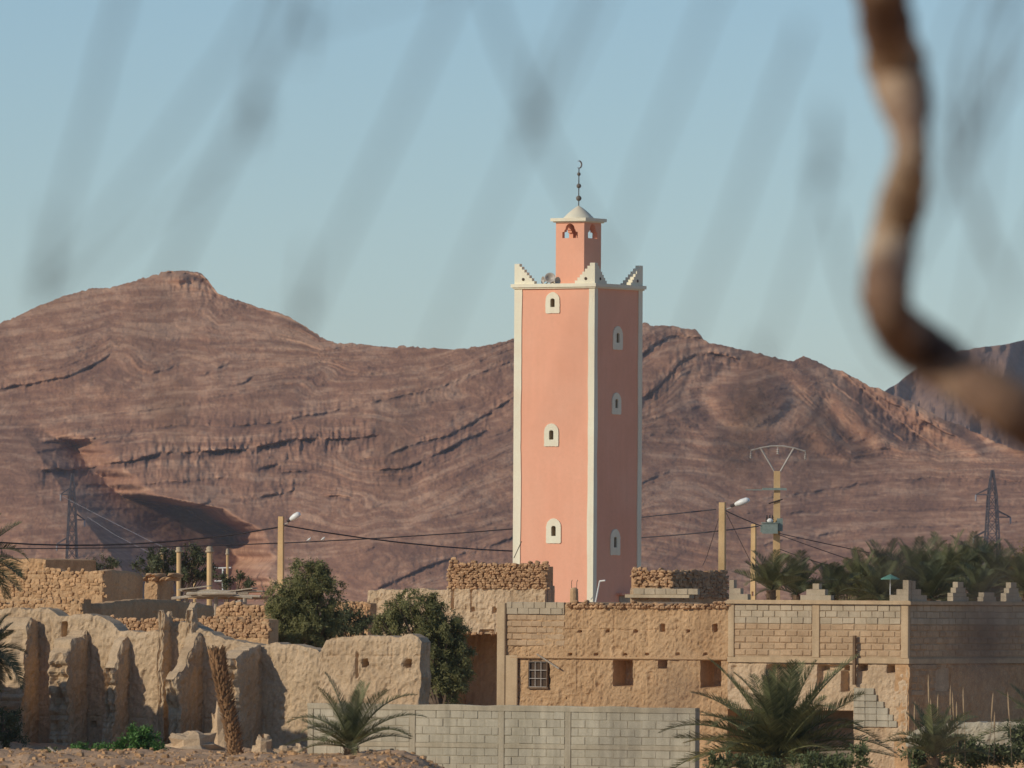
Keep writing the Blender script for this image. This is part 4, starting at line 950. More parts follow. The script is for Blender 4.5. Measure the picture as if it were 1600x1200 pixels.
    m2=MB(); m2.tube([(fs.xz(372,944)[0],-.3,fs.xz(372,944)[1]),(fs.xz(392,939)[0],-.5,fs.xz(392,939)[1])],.05,6); m2.build('fallen_pole',MATS['wood_grey'],q)
    m2=MB(); m2.box(xa+.3,xb-.2,.6,2.4,z0-.12,z0-.03); m2.build('thatch',MATS['stone_tan'],q)
    # pale broken mud pinnacle and stick
    # low lit wall at the right, in front of the house side
    fl=Frame(1640,262); q=fl.root('low_rubble_wall','low whitewashed rubble wall in front of the shaded house side','wall')
    x0=fl.xz(1416,1150)[0]; pr=[fl.xz(px,py) for px,py in ((1416,1150),(1440,1133),(1500,1128),(1560,1127),(1640,1126))]
    earth_wall(q,MATS['block_cement'],pr,0,.4,fl.xz(1500,1168)[1],res=.06,seed=151,rough=.08,name='wall_face')
    earth_wall(q,MATS['earth'],[(p[0],fl.xz(1500,1168)[1]-.002) for p in pr],.35,.3,-1.6,res=.15,seed=153,name='wall_foot')
ruins()
# ------------------------------------------------------------------ vegetation
def frond_mesh(name,L,droop,n,lw,ll,seed,mat,up=.9):
    """feather frond starting at the origin and running along +x with a droop"""
    rr=random.Random(seed); pts=[]; a=0.0; p=Vector((0,0,0)); K=14
    for k in range(K+1):
        pts.append(p.copy()); t=k/K; a=-droop*t**1.5; p=p+Vector((math.cos(a),0,math.sin(a)))*(L/K)
    mb=MB(); mb.tube(pts,[.028*(1-.85*k/K)*max(.6,L/2.0) for k in range(K+1)],4)
    v=[];fa=[]
    for s in (-1,1):
        for k in range(n):
            t=.14+.86*(k+rr.random()*.6)/n; q=t*K; i=min(int(q),K-1); c=pts[i].lerp(pts[i+1],q-i); tg=(pts[i+1]-pts[i]).normalized()
            nrm=Vector((-tg.z,0,tg.x)); side=Vector((0,s,0))
            l=ll*(math.sin(math.pi*min(1,t*.86+.12))**.6)*rr.uniform(.8,1.12)
            fwd=.55+.55*t
            d=(side*1.0+tg*fwd+nrm*up*rr.uniform(.35,.75)*(1-.5*t)).normalized()
            w=tg*(lw*.5); tip=c+d*l+Vector((0,0,-.10*l*rr.random()))
            m_=c+d*l*.5
            b=len(v); v+=[tuple(c-w*.6),tuple(c+w*.6),tuple(m_+w),tuple(tip),tuple(m_-w)]; fa+=[(b,b+1,b+2,b+4),(b+4,b+2,b+3)]
    mb.add(v,fa); return mesh(name,mb.v,mb.f,mat)
FM={}
def fronds(key,L,mat,n=34,lw=.05,ll=.45):
    if key not in FM: FM[key]=[frond_mesh('frond',L*s,d,n,lw,ll,sd,MATS[mat]) for sd,(s,d) in enumerate(((1,.5),(.92,.8),(1.05,1.15),(.85,.3),(.95,1.5)))]
    return FM[key]
def palm(name,lab,loc,h,L,nf,seed,mat='palm_leaf',tr=.16,spread=1.0,group=None,dry=0,lean=(0,0),n=34,lw=.05,ll=.45,low=-.5,young=None,yellow=()):
    rr=random.Random(seed); r=root(name,lab,'palm',loc,0,group)
    K=12; pts=[(lean[0]*(k/K)**1.5,lean[1]*(k/K)**1.5,h*k/K-.3*(k==0)) for k in range(K+1)]
    mb=MB()
    if h>.05:
        mb.tube(pts,[tr*(1.12-.2*k/K) for k in range(K+1)],10)
        for k in range(int(h*34)+14):
            z=h*rr.random(); a=rr.uniform(0,6.28); q=Vector((lean[0]*(z/h)**1.5+tr*.95*math.cos(a),lean[1]*(z/h)**1.5+tr*.95*math.sin(a),z)); o=Vector((math.cos(a),math.sin(a),1.4)).normalized()
            s=Vector((-math.sin(a),math.cos(a),0))
            mb.add([q-s*.05,q+s*.05,q+o*.16],[(0,1,2)])
        mb.build('trunk',MATS['palm_bark'],r)
    base=Vector(pts[-1]) if h>.05 else Vector((0,0,0))
    fm=fronds((L,mat,n,lw,ll),L,mat,n,lw,ll)
    for k in range(nf):
        az=2*math.pi*(k*.381966)+rr.uniform(-.25,.25); u=(k+.5)/nf
        el=R(84)-(R(84)-low)*u**.85*spread+rr.uniform(-.09,.09)
        o=obj('frond',rr.choice(fm if u>.3 else fm[:2]+fm[3:4]),None,r,base+Vector((0,0,.04*(1-u))),Euler((rr.uniform(-.35,.35),-el,az)),(rr.uniform(.82,1.1),)*3)
    if dry:
        fd=fronds((L*.85,'palm_leaf_dry',n,lw,ll*.8),L*.85,'palm_leaf_dry',n,lw,ll*.8)
        for k in range(dry):
            o=obj('dry_frond',rr.choice(fd),None,r,base+Vector((0,0,-.1)),Euler((rr.uniform(-.6,.6),R(rr.uniform(15,60)),rr.uniform(0,6.28))),(rr.uniform(.75,1.0),)*3)
    if yellow:
        fy=fronds((L*.95,'palm_leaf_yellow',n,lw,ll*.8),L*.95,'palm_leaf_yellow',n,lw,ll*.8)
        for (az,el,s) in yellow: obj('yellow_frond',fy[1],None,r,base,Euler((0,-el,az)),(s,)*3)
    return r
# near palms
b=P(548,1184,236.5); b.z=float(gz(b.x,b.y))
palm('young_palm','young palm with open grey green fronds in front of the block wall',(b.x,b.y,b.z-.05),.22,1.95,26,3,mat='palm_leaf',tr=.16,low=R(12),dry=4,n=52,lw=.026,ll=.36,yellow=((R(-35),R(50),.4),(R(-60),R(45),.35)))
b=P(1215,1200,226); palm('bushy_palm','big bushy palm crown at the right end of the block wall',(b.x,b.y,-1.3),1.65,2.75,64,5,mat='palm_leaf',tr=.22,low=R(-4),n=60,lw=.032,ll=.5,yellow=((R(172),R(25),.95),(R(186),R(14),.9)))
b=P(1459,1195,246); palm('slender_palm','slender palm with a brown dry frond beside the house corner',(b.x,b.y,-1.3),1.35,1.55,22,8,mat='palm_leaf',tr=.15,low=R(20),dry=4,n=46,lw=.028,ll=.38)
b=P(1640,1150,250); palm('wall_palm','palm whose frond tips reach in over the low rubble wall',(b.x,b.y,-1.0),1.5,1.9,24,9,tr=.15,low=R(0),n=44,lw=.03,ll=.4,dry=2)
b=P(-38,905,262); palm('tall_palm','palm reaching in with dark fronds beside the stone building',(b.x,b.y,0),5.0,1.75,30,10,mat='palm_leaf_dark',tr=.2,low=R(-40),n=44,lw=.03,ll=.44,dry=4)
b=P(-14,1010,252); palm('hanging_palm','short palm with drooping fronds against the left end of the ruin',(b.x,b.y,0),2.6,1.2,20,12,mat='palm_leaf_dark',tr=.14,low=R(-70),n=40,lw=.03,ll=.36,dry=5)
# the grove behind the terrace house
gl=[(1205,922,372,1.75,20),(1245,930,380,1.7,20),(1300,934,384,1.8,22),(1345,925,390,2.0,30),(1385,915,392,2.1,34),(1432,917,386,2.2,34),(1478,915,394,2.25,34),(1520,905,398,2.25,34),(1556,915,388,2.1,30),(1600,920,384,2.0,30),(1455,935,378,1.9,28),(1530,938,376,1.9,28),(1375,938,378,1.7,26)]
names=['low palm at the left end of the grove behind the roof merlon','low palm behind the middle roof merlon','small palm showing its top between two roof merlons','broad palm left of the green parasol behind the roof','tall palm rising directly behind the green parasol','dense palm just right of the green parasol','full round palm crown in the middle of the grove','highest palm of the grove left of the right pylon','dark palm in front of the foot of the right pylon','palm crown at the right end of the grove','squat palm in front of the dense grove crowns','squat palm behind the shaded roof merlons','small drooping palm under the green parasol']
for k,((px,py,Y,L,nf),lb) in enumerate(zip(gl,names)):
    c=P(px,py,Y); palm('grove_palm',lb,(c.x,c.y,0),c.z,L,nf,30+k,mat='palm_leaf_dark' if k%3 else 'palm_leaf',tr=.2,low=R(-8 if nf>25 else 20),n=54,lw=.027,ll=.56,group='palms of the grove behind the terrace house')
# dead palm trunk
def dead_trunk():
    px=[(372,1192),(364,1150),(356,1110),(348,1070),(341,1040),(337,1022)]; Y=240
    base=P(372,1192,Y); r=root('dead_palm_trunk','headless leaning dead palm trunk bristling with leaf stubs','palm trunk',base)
    pts=[P(a,b_,Y)-base for a,b_ in px]; pts[0].z-=.2; rr=random.Random(2); mb=MB(); mb.tube(pts,[.19,.165,.15,.14,.15,.13],12); mb.build('trunk',MATS['palm_bark_dry'],r)
    mb=MB(); n=520
    for k in range(n):
        t=(k+rr.random())/n*(len(pts)-1); i=min(int(t),len(pts)-2); c=pts[i].lerp(pts[i+1],t-i); a=k*2.4+rr.uniform(-.3,.3); tp=sstep(3.2,4.6,t)
        up=.9+1.2*float(tp); o=Vector((math.cos(a),math.sin(a),up)).normalized(); q=c+Vector((math.cos(a),math.sin(a),0))*.13; s=Vector((-math.sin(a),math.cos(a),0)); l=rr.uniform(.10,.19)*(1+.5*float(tp)); w=.05
        e=q+o*l; nn=Vector((math.cos(a),math.sin(a),-.4))*.03
        mb.add([q-s*w,q+s*w,q+nn*1.2+o*.02,e+s*.018,e-s*.018],[(0,2,4),(2,1,3),(2,3,4),(0,4,3,1)])
    o=mb.build('leaf_stubs',MATS['palm_bark_dry'],r); o['kind']='stuff'
    mb=MB()
    for k in range(90):
        c=pts[-1]+Vector((rr.uniform(-.12,.12),rr.uniform(-.12,.12),rr.uniform(-.35,.05))); a=rr.uniform(0,6.28); o=Vector((math.cos(a)*.7,math.sin(a)*.7,1)).normalized(); s=Vector((-math.sin(a),math.cos(a),0)); l=rr.uniform(.15,.3)
        mb.add([c-s*.025,c+s*.025,c+o*l],[(0,1,2)])
    o=mb.build('crown_stubs',MATS['palm_bark'],r); o['kind']='stuff'
dead_trunk()
# leafy trees
def leafy(name,lab,cat,Y,blobs,base_px,nleaf,ls,mat,seed,hang=.5,group=None,trunk=True,sprig=7,zb=None,bark='bark',thick=1.0):
    """blobs: (px,py,rx_px,rz_px[,dy]) ellipsoids; leaves grow in sprigs on their shells and inside"""
    rr=random.Random(seed); base=P(base_px[0],base_px[1],Y); 
    if zb is not None: base.z=zb
    r=root(name,lab,cat,base,0,group); m=ppm(Y); v=[];fa=[]
    vol=[b_[2]*b_[3]*b_[2] for b_ in blobs]; tot=sum(vol)**1.0
    cs=[]
    for b_,vv in zip(blobs,vol):
        c=P(b_[0],b_[1],Y)-base; c.y+=(b_[4] if len(b_)>4 else 0); rx=b_[2]/m; rz=b_[3]/m; cs.append((c,rx,rz))
        wshare=(b_[2]*b_[3])/sum(q[2]*q[3] for q in blobs)
        ns=int(nleaf*wshare/sprig); ncl=max(6,int(ns/14)); cl=[]
        for k in range(ncl):
            d=Vector((rr.gauss(0,1),rr.gauss(0,1),rr.gauss(0,1))).normalized(); u=rr.random()**.35*rr.uniform(.82,1.08)
            cl.append((d,u,rr.uniform(.10,.24)))
        for k in range(ns):
            d,u,cs_=cl[rr.randrange(ncl)]
            off=Vector((rr.gauss(0,1),rr.gauss(0,1),rr.gauss(0,1)))*cs_*.62*min(rx,rz)
            p=c+Vector((d.x*rx,d.y*rx*thick,d.z*rz))*u+off
            out=Vector((d.x,d.y,d.z*.6)).normalized()
            dirn=(out*.7+Vector((rr.gauss(0,.5),rr.gauss(0,.5),rr.gauss(0,.5)))-Vector((0,0,hang))).normalized()
            sl_=ls*rr.uniform(2.2,4.5); sd=dirn.orthogonal().normalized(); sd2=dirn.cross(sd)
            for j in range(sprig):
                q=p+dirn*sl_*(j/sprig-.3); a=rr.uniform(0,6.28); ld=(sd*math.cos(a)+sd2*math.sin(a)+dirn*rr.uniform(.1,.9)-Vector((0,0,hang*.6))).normalized(); wv=ld.cross(out+Vector((rr.gauss(0,.55),rr.gauss(0,.55),rr.gauss(0,.55)+.35))).normalized()
                l=ls*rr.uniform(.7,1.4); w=l*.2; b0=len(v)
                v+=[tuple(q),tuple(q+ld*l*.5+wv*w),tuple(q+ld*l),tuple(q+ld*l*.5-wv*w)]; fa.append((b0,b0+1,b0+2,b0+3))
    obj('crown',mesh('crown',v,fa,MATS[mat]),None,r)
    if trunk:
        mb=MB(); 
        low=min(c.z for c,_,_ in cs); j=Vector((0,0,max(.2,low*.5)))
        mb.tube([(0,0,-.4),(.03,0,j.z*.6),tuple(j)],[.13,.10,.085],8)
        for (c,rx,rz) in cs:
            e=c+Vector((0,0,rz*.35)); md=(j+e)*.5+Vector((rr.uniform(-.1,.1),rr.uniform(-.1,.1),0)); mb.tube([j,md,e],[.06,.045,.015],6)
            for k in range(5):
                d=Vector((rr.gauss(0,1),rr.gauss(0,1),rr.gauss(0,.7))).normalized(); mb.tube([md,c+Vector((d.x*rx,d.y*rx,d.z*rz))*.75],[.025,.008],5)
        mb.build('trunk',MATS[bark],r)
    return r
leafy('pepper_tree','big round pepper tree with dense hanging foliage behind the ruined wall','tree',272,[(478,905,42,36),(450,930,36,36,-.2),(505,925,28,42),(470,960,50,44),(440,965,28,34),(510,970,24,34),(485,985,40,26,-.3),(495,885,20,16),(425,945,12,18),(470,990,50,26,-.2),(440,988,30,22,-.2),(515,992,20,20)],(475,1040),38000,.075,'pepper_leaf',1,hang=.75,zb=0)
leafy('pepper_tree','wide pepper tree drooping over the end of the mud room wall','tree',262,[(640,945,44,28),(612,975,32,24),(668,960,30,30),(640,975,40,24),(690,985,34,44,.1),(700,1015,30,48,.1),(668,1010,26,40,-.1),(695,1055,26,26),(712,1000,18,40,.3),(600,965,16,16),(675,945,22,18),(702,1062,30,32),(682,1050,24,36,-.1),(720,1040,20,36,.2)],(690,1100),38000,.075,'pepper_leaf',2,hang=.8,zb=-.3)
leafy('shrub','dark low shrub in the gap between the two pepper trees','shrub',280,[(545,972,30,22),(570,978,24,18),(528,982,18,14)],(550,1010),5000,.08,'shrub_dark',3,hang=.2,zb=.5)
leafy('bush','dark bushy tree standing among the lamp posts beyond the stone building','tree',400,[(230,885,26,18),(262,878,30,24),(298,876,26,24),(320,888,20,18),(285,896,40,14),(245,870,14,14),(310,862,12,12)],(275,925),9000,.11,'shrub_dark',4,hang=.0,zb=0)
leafy('bush','thin grey green bush behind the stone building under the pylon','shrub',420,[(150,884,22,9),(180,882,16,9),(128,886,10,6),(165,878,12,8)],(155,910),1500,.10,'shrub_dark',5,hang=0,zb=0)
leafy('bush','small bush right of the row of round posts','shrub',395,[(352,908,16,8),(385,912,12,9),(375,905,8,8)],(365,925),1500,.10,'shrub_dark',6,hang=0,zb=0)
leafy('ochre_tree','ochre yellow leafed tree behind the right end of the palm grove','tree',402,[(1590,885,26,26),(1615,880,30,34),(1575,900,16,18)],(1600,940),5000,.12,'ochre_leaf',7,hang=.1,zb=0)
leafy('pale_shrub','dull olive shrub between the two roof merlons in front of the palms','shrub',386,[(1325,912,24,16),(1345,920,22,14),(1300,925,18,12)],(1325,945),3500,.11,'pepper_leaf',8,hang=.1,zb=0)
leafy('green_weed','bright green leafy weed clump at the foot of the ruin','plant',240,[(215,1165,22,16),(235,1172,20,14),(200,1175,18,12),(222,1150,9,10),(208,1148,7,9),(238,1155,8,9)],(218,1186),5200,.085,'weed_leaf',9,hang=-.5,trunk=False,sprig=5)
leafy('green_weed','low green weeds left of the taller leafy clump','plant',240,[(130,1174,22,8),(155,1172,20,9),(178,1176,14,8)],(150,1182),2400,.07,'weed_leaf',10,hang=-.4,trunk=False,sprig=5)
leafy('dry_weed','small yellowish weeds beside the fallen stick','plant',239,[(82,1178,10,5),(70,1181,8,4)],(78,1184),500,.07,'reed_leaf',11,hang=-.4,trunk=False,sprig=4)
leafy('leaf_thicket','tangled green undergrowth below the slender palm','plant',248,[(1490,1175,30,22),(1520,1180,24,22),(1430,1190,24,16),(1560,1185,26,20),(1595,1165,20,34),(1455,1200,30,14)],(1500,1215),7500,.11,'reed_leaf',12,hang=-.2,trunk=False,sprig=5)
leafy('leaf_thicket','low dark undergrowth at the foot of the bushy palm','plant',222,[(1130,1195,36,14),(1190,1200,34,14),(1260,1200,40,16),(1320,1195,34,16),(1350,1180,16,14)],(1220,1215),3600,.10,'reed_leaf',13,hang=-.7,trunk=False,sprig=5)
leafy('shadow_shrub','dark shrub in the shade at the left foot of the ruin','shrub',249,[(10,1130,24,22),(-5,1150,24,20),(25,1152,16,14)],(8,1185),2600,.09,'shrub_dark',14,hang=0,zb=0)
# reeds with plumes
rr=random.Random(4)
for k,(px,py0,py1) in enumerate(((1456,1048,1140),(1459,1085,1150),(1467,1078,1140),(1481,1065,1150),(1492,1075,1150),(1508,1067,1150),(1500,1090,1140),(1546,1076,1150),(1550,1106,1160),(1579,1075,1150),(1428,1090,1140))):
    a=P(px+rr.uniform(-4,4),py1+20,247); t=P(px+rr.uniform(-7,7),py0+6,247); r=root('reed','tall dry reed with a pale plume beside the slender palm','reed',(a.x,a.y,a.z-.4),0,'dry plumed reeds in front of the shaded house side')
    tv=t-Vector(r.location); mb=MB(); mb.tube([(0,0,0),tuple(tv*.55+Vector((.01,0,0))),tuple(tv*.8)],[.008,.007,.006],5); mb.build('stem',MATS['plume'],r)
    mb=MB(); mb.tube([tuple(tv*.62),tuple(tv*.75+Vector((0,0,0))),tuple(tv*.9),tuple(tv)],[.008,.022,.02,.005],6); mb.build('plume',MATS['plume'],r)
# fallen stick
a=P(76,1168,239); b=P(104,1188,238.5); mb=MB(); mb.tube([(0,0,0),tuple((b-a)*.5+Vector((0,0,-.02))),tuple(b-a)],[.03,.04,.05],7); o=mb.build('fallen_stick',MATS['wood_grey'],None,loc=a); tag(o,'pale grey stick leaning on the bank beside the green weeds','stick')
a=P(196,976,266); b=P(184,1000,264); mb=MB(); mb.tube([(0,0,0),tuple((b-a)*.5+Vector((.03,0,.01))),tuple(b-a)],[.02,.028,.03],6); o=mb.build('broken_pole',MATS['wood_grey'],None,loc=a); tag(o,'pale broken roof pole leaning on the rubble wall above the ruin','pole')
a=P(815,846,333.2); b=P(803,872,333.6); mb=MB(); mb.tube([(0,0,0),tuple(b-a)],.014,5); o=mb.build('slanting_rod',MATS['iron'],None,loc=a); tag(o,'thin dark rod slanting across the lower left corner strip of the minaret','rod')
# broken mud pinnacle on the wall line
# ------------------------------------------------------------------ poles, lamps and lines
def concrete_pole(px,pt,Y,lab,w=.11,lamp=None,slots=True,zb=0.0,cap=0):
    b=P(px,935,Y); h=P(px,pt,Y).z; r=root('concrete_lamp_pole' if lamp else 'concrete_pole',lab,'pole',(b.x,b.y,zb),R(-20)); mb=MB()
    w0=w*1.35; H=h-zb
    zs=H*.62
    wt=lambda z:w0+(w-w0)*z/H
    mb.frustum((0,0,zs),(0,0,H),wt(zs),wt(zs)*.8,w,w*.8)
    for s in (-1,1): mb.frustum((s*wt(0)*.72,0,0),(s*wt(zs)*.72,0,zs),wt(0)*.28,wt(0)*.8,wt(zs)*.28,wt(zs)*.8)
    k=0; z=0
    while z<zs: mb.frustum((0,0,z),(0,0,min(z+.35,zs)),wt(z)*.44,wt(z)*.75,wt(z)*.44,wt(z)*.75); z+=.95
    mb.build('shaft',MATS['pole_concrete'],r)
    if lamp:
        L,zz,rise=lamp; m2=MB(); m2.tube([(w*.6,0,H-.25+zz),(w+L*.25,0,H-.18+zz),(w+L*.5,0,H-.10+zz+rise*.3)],.025,6); ar=m2.build('lamp_arm',MATS['speaker_grey'],r)
        m2=MB(); c0=Vector((w+L*.4,0,H-.12+zz+rise*.2)); c1=Vector((w+L,0,H-.12+zz+rise)); d=(c1-c0)
        m2.tube([c0,c0+d*.12,c0+d*.45,c0+d*.85,c1],[.05,.08,.115,.105,.05],10); m2.build('lamp_head',MATS['lamp_white'],r,True)
        m2=MB(); m2.tube([c0-d*.28,c0+d*.05],.055,8); m2.build('lamp_neck',MATS['iron'],r)
    return r,H
concrete_pole(438.5,807,345,'ochre concrete street lamp pole behind the big pepper tree',w=.09,lamp=(.62,-.05,.28))
concrete_pole(1128,785,329,'ochre concrete street lamp pole right of the minaret',w=.10,lamp=(.85,.0,.22))
concrete_pole(1177,819,385,'shorter ochre concrete pole without lamp beside the transformer pole',w=.09)
def transformer_pole():
    Y=398; b=P(1213,935,Y); r=root('transformer_pole','tall electricity pole with a V shaped top and green grey transformer','pole',(b.x,b.y,0),0); z=lambda py:P(1213,py,Y).z; x=lambda px:P(px,800,Y).x-P(1213,800,Y).x
    mb=MB(); mb.frustum((0,0,0),(0,0,z(736)),.17,.15,.125,.11); mb.build('shaft',MATS['pole_concrete'],r)
    for (p0,p1) in (((1209,737),(1187,700)),((1218,737),(1239,700))):
        m2=MB(); m2.tube([(x(p0[0]),-.05,z(p0[1])),(x(p1[0]),-.05,z(p1[1]))],.04,6); m2.build('v_strut',MATS['speaker_grey'],r)
    m2=MB(); m2.tube([(x(1172),-.05,z(704)),(x(1190),-.05,z(699.5)),(x(1205),-.05,z(697)),(x(1222),-.05,z(697)),(x(1240),-.05,z(700)),(x(1257),-.05,z(705))],.035,6); arm=m2.build('top_crossarm',MATS['speaker_grey'],r)
    for (px,py) in ((1172,704),(1214,697),(1257,705)):
        m2=MB(); m2.lathe([(.02,-.34),(.06,-.32),(.03,-.28),(.06,-.24),(.03,-.20),(.06,-.16),(.02,-.12),(.012,0)],8,(x(px),-.05,z(py))); m2.build('insulator',MATS['speaker_grey'],arm)
    m2=MB(); m2.box(x(1190),x(1228),-.22,-.12,z(766),z(762.5)); m2.box(x(1164),x(1190),-.20,-.14,z(766.5),z(765)); m2.build('switch_crossarm',MATS['transformer_green'],r)
    m2=MB(); m2.tube([(x(1200),-.15,z(787)),(x(1222),-.15,z(780))],.03,6); m2.build('bracket',MATS['iron'],r)
    m2=MB(); m2.box(x(1190),x(1214),-.62,-.12,z(834),z(818)); 
    for k in range(7): m2.box(x(1187.5),x(1190),-.6+.07*k,-.57+.07*k,z(832),z(820))
    m2.box(x(1188.5),x(1215.5),-.65,-.12,z(818),z(816.5)); m2.box(x(1213),x(1222),-.4,-.1,z(830),z(810)); tk=m2.build('transformer_tank',MATS['transformer_green'],r)
    for px in (1197,1201.5,1206): m2=MB(); m2.lathe([(.035,0),(.05,.06),(.03,.09),(.05,.13),(.03,.17),(.045,.2),(.02,.30)],8,(x(px),-.35,z(816.5))); m2.build('bushing',MATS['iron'],tk)
    m2=MB(); m2.lathe([(.05,0),(.12,.03),(.13,.09),(.07,.15),(.02,.17)],10,(x(1202),-.52,z(816.5))); m2.build('oil_cap',MATS['lamp_white'],tk)
transformer_pole()
def pylon(px,pt,pb,Y,lab,arms,wb,wt):
    b=P(px,pb,Y); H=P(px,pt,Y).z-b.z; r=root('lattice_pylon',lab,'pylon',b-Vector((0,0,4)),R(12)); H+=4; s=.25; mb=MB()
    w=lambda z:(wb+(wt-wb)*min(1,z/(H*.78))) if z<H*.78 else wt*(1-(z-H*.78)/(H*.22)*.75)
    zs=[H*k/8 for k in range(9)]
    cs=lambda z:[(sx*w(z),sy*w(z),z) for sx,sy in ((-1,-1),(1,-1),(1,1),(-1,1))]
    for k in range(8):
        A=cs(zs[k]);B=cs(zs[k+1])
        for i in range(4):
            mb.tube([A[i],B[i]],s*.8,4); j=(i+1)%4; mb.tube([A[i],B[j]],s*.5,4); mb.tube([A[j],B[i]],s*.5,4); mb.tube([B[i],B[j]],s*.5,4)
    mb.build('lattice_tower',MATS['pylon_steel'],r)
    for (fz,side,L) in arms:
        z=H*fz; m2=MB(); tip=(side*(w(z)+L),0,z)
        for sy in (-1,1):
            m2.tube([(side*w(z),sy*w(z),z),tip],s*.75,4); m2.tube([(side*w(z+1.6),sy*w(z+1.6),z+1.6),tip],s*.7,4)
        a=m2.build('cross_arm',MATS['pylon_steel'],r)
        m2=MB(); m2.lathe([(.08,-1.7),(.22,-1.5),(.22,-.3),(.08,0)],7,tip); m2.build('insulator_string',MATS['far_wire'],a)
pylon(112,740,895,2386,'dark lattice pylon on the plain below the shaded valley at left',[(.82,-1,2.2),(.60,1,2.2),(.39,-1,2.6)],1.5,.75)
pylon(1550,735,868,2398,'dark lattice pylon above the right end of the palm grove',[(.76,-1,3.2),(.54,1,3.4),(.34,-1,3.2)],1.9,.95)
def wire(name,lab,pts,rad,mat='cable',sag=0.0,group='overhead cables across the village'):
    """pts: (px,py,Y); a sagging cable through them"""
    Q=[P(*p) for p in pts]; full=[]
    for i in range(len(Q)-1):
        for k in range(13):
            t=k/12; q=Q[i].lerp(Q[i+1],t); full.append(q)
    mb=MB(); o0=full[0].copy(); mb.tube([q-o0 for q in full],rad,5); o=mb.build(name,MATS[mat],None,loc=o0); return tag(o,lab,'cable',group)
def cur(pts,n=10):   # smooth polyline in pixels
    xs=np.array([p[0] for p in pts],float); ys=np.array([p[1] for p in pts],float); Ys=np.array([p[2] for p in pts],float)
    c=np.polyfit(xs,ys,2); X=np.linspace(xs[0],xs[-1],n); return [(x,float(np.polyval(c,x)),float(np.interp(x,xs,Ys))) for x in X]
G2='thin overhead cables across the village'
wire('overhead_cable','dark bundled cable rising from the left to the lamp pole by the pepper tree',cur([(-60,842,340),(0,848,342),(160,852,344),(320,840,345),(436,824,345)]),.028)
wire('overhead_cable','dark bundled cable sagging from the lamp pole towards the minaret',cur([(440,820,345),(560,840,350),(680,853,356),(803,861,364),(1000,862,372)]),.026)
wire('overhead_cable','long low cable passing behind the lamp pole with two birds on it',cur([(-60,858,372),(220,853,372),(500,845,372),(620,840,372),(803,829,372),(1005,808,372),(1118,795,331)]),.022)
wire('overhead_cable','cable between the minaret and the right lamp pole at its middle',cur([(990,841,372),(1060,835,360),(1128,830,331),(1185,822,385)]),.022)
wire('overhead_cable','cable falling from the right lamp pole to the transformer',cur([(1134,798,329),(1160,810,362),(1190,822,392)],6),.02)
wire('overhead_cable','upper cable falling from the transformer into the palm grove',cur([(1216,833,396),(1270,845,396),(1360,864,400)]),.018)
wire('overhead_cable','middle cable falling from the transformer into the palm grove',cur([(1216,835,396),(1280,858,396),(1345,880,400)]),.016)
wire('overhead_cable','lower cable falling from the transformer pole behind the palms',cur([(1218,858,396),(1270,876,396),(1320,890,400)]),.016)
wire('stay_wire','thin stay wire slanting from the right lamp pole down to the stone hut',[(1126,800,329),(1105,868,336),(1098,884,334)],.010,group=G2)
wire('stay_wire','thin stay wire slanting between the two ochre poles',[(1134,800,329),(1170,872,360),(1182,892,380)],.010,group=G2)
wire('pylon_wire','upper pale power line descending from the left pylon',[(91,772,2386),(150,803,2380),(240,848,2250),(300,872,2180)],.045,'far_wire',group='pylon power lines')
wire('pylon_wire','lower pale power line descending from the left pylon',[(137,808,2386),(180,836,2380),(235,864,2300),(280,884,2250)],.045,'far_wire',group='pylon power lines')
# two white birds on the long cable
for px,lb in ((483,'white bird perched on the long cable nearer the lamp pole'),(505,'white bird perched on the long cable farther from the lamp pole')):
    c=np.polyfit([-60,220,500,620,803,1005],[858,853,845,840,829,808],2); py=float(np.polyval(c,px)); p=P(px,py,372)
    mb=MB(); z0=.03
    mb.tube([(-.16,0,z0+.03),(-.07,0,z0+.08),(0,0,z0+.11),(.05,0,z0+.15),(.07,0,z0+.19),(.09,0,z0+.215),(.12,0,z0+.205)],[.012,.045,.07,.06,.035,.035,.008],8); mb.tube([(0,.02,z0+.06),(0,.02,-.02)],.008,4); mb.tube([(0,-.02,z0+.06),(0,-.02,-.02)],.008,4)
    o=mb.build('bird',MATS['bird_white'],None,True,loc=p); o.scale=(.6,.6,.6); tag(o,lb,'bird',group='birds on the cable')
# round plastered posts beyond the stone building
for k,(px,pt,w,lb) in enumerate(((327,853,.20,'thick round ochre gate post standing clear of the bush'),(279,853,.17,'round post with pale cap half hidden in the dark bush'),(253,856,.13,'thinner capped post at the left edge of the dark bush'),(304,860,.11,'slim capped post in the right part of the dark bush'),(355,857,.10,'far thin capped post right of the thick gate post'))):
    b=P(px,935,392+4*k); h=P(px,pt,392+4*k).z; r=root('round_post',lb,'post',(b.x,b.y,0),0,'round capped posts')
    mb=MB(); mb.tube([(0,0,0),(.01,0,h*.5),(0,0,h-.28)],w*.55,10); mb.build('shaft',MATS['pole_concrete'],r); mb=MB(); mb.lathe([(w*.5,-.28),(w*.85,-.25),(w*.85,-.19),(w*.6,-.17),(w*.72,-.10),(w*.5,-.03),(.02,0)],10,(0,0,h)); mb.build('cap',MATS['concrete'],r,True)
b=P(346,930,410); r=root('white_frame','white metal goal like frame right of the thick gate post','frame',(b.x,b.y,0),0); q=lambda px,py:(P(px,py,410).x-b.x,0,P(px,py,410).z)
for (p0,p1) in (((348,888),(348,935)),((356,887),(356,925)),((335,888),(361,887)),((335,908),(357,908))): MB().tube([q(*p0),q(*p1)],.035,5).build('bar',MATS['lamp_white'],r)
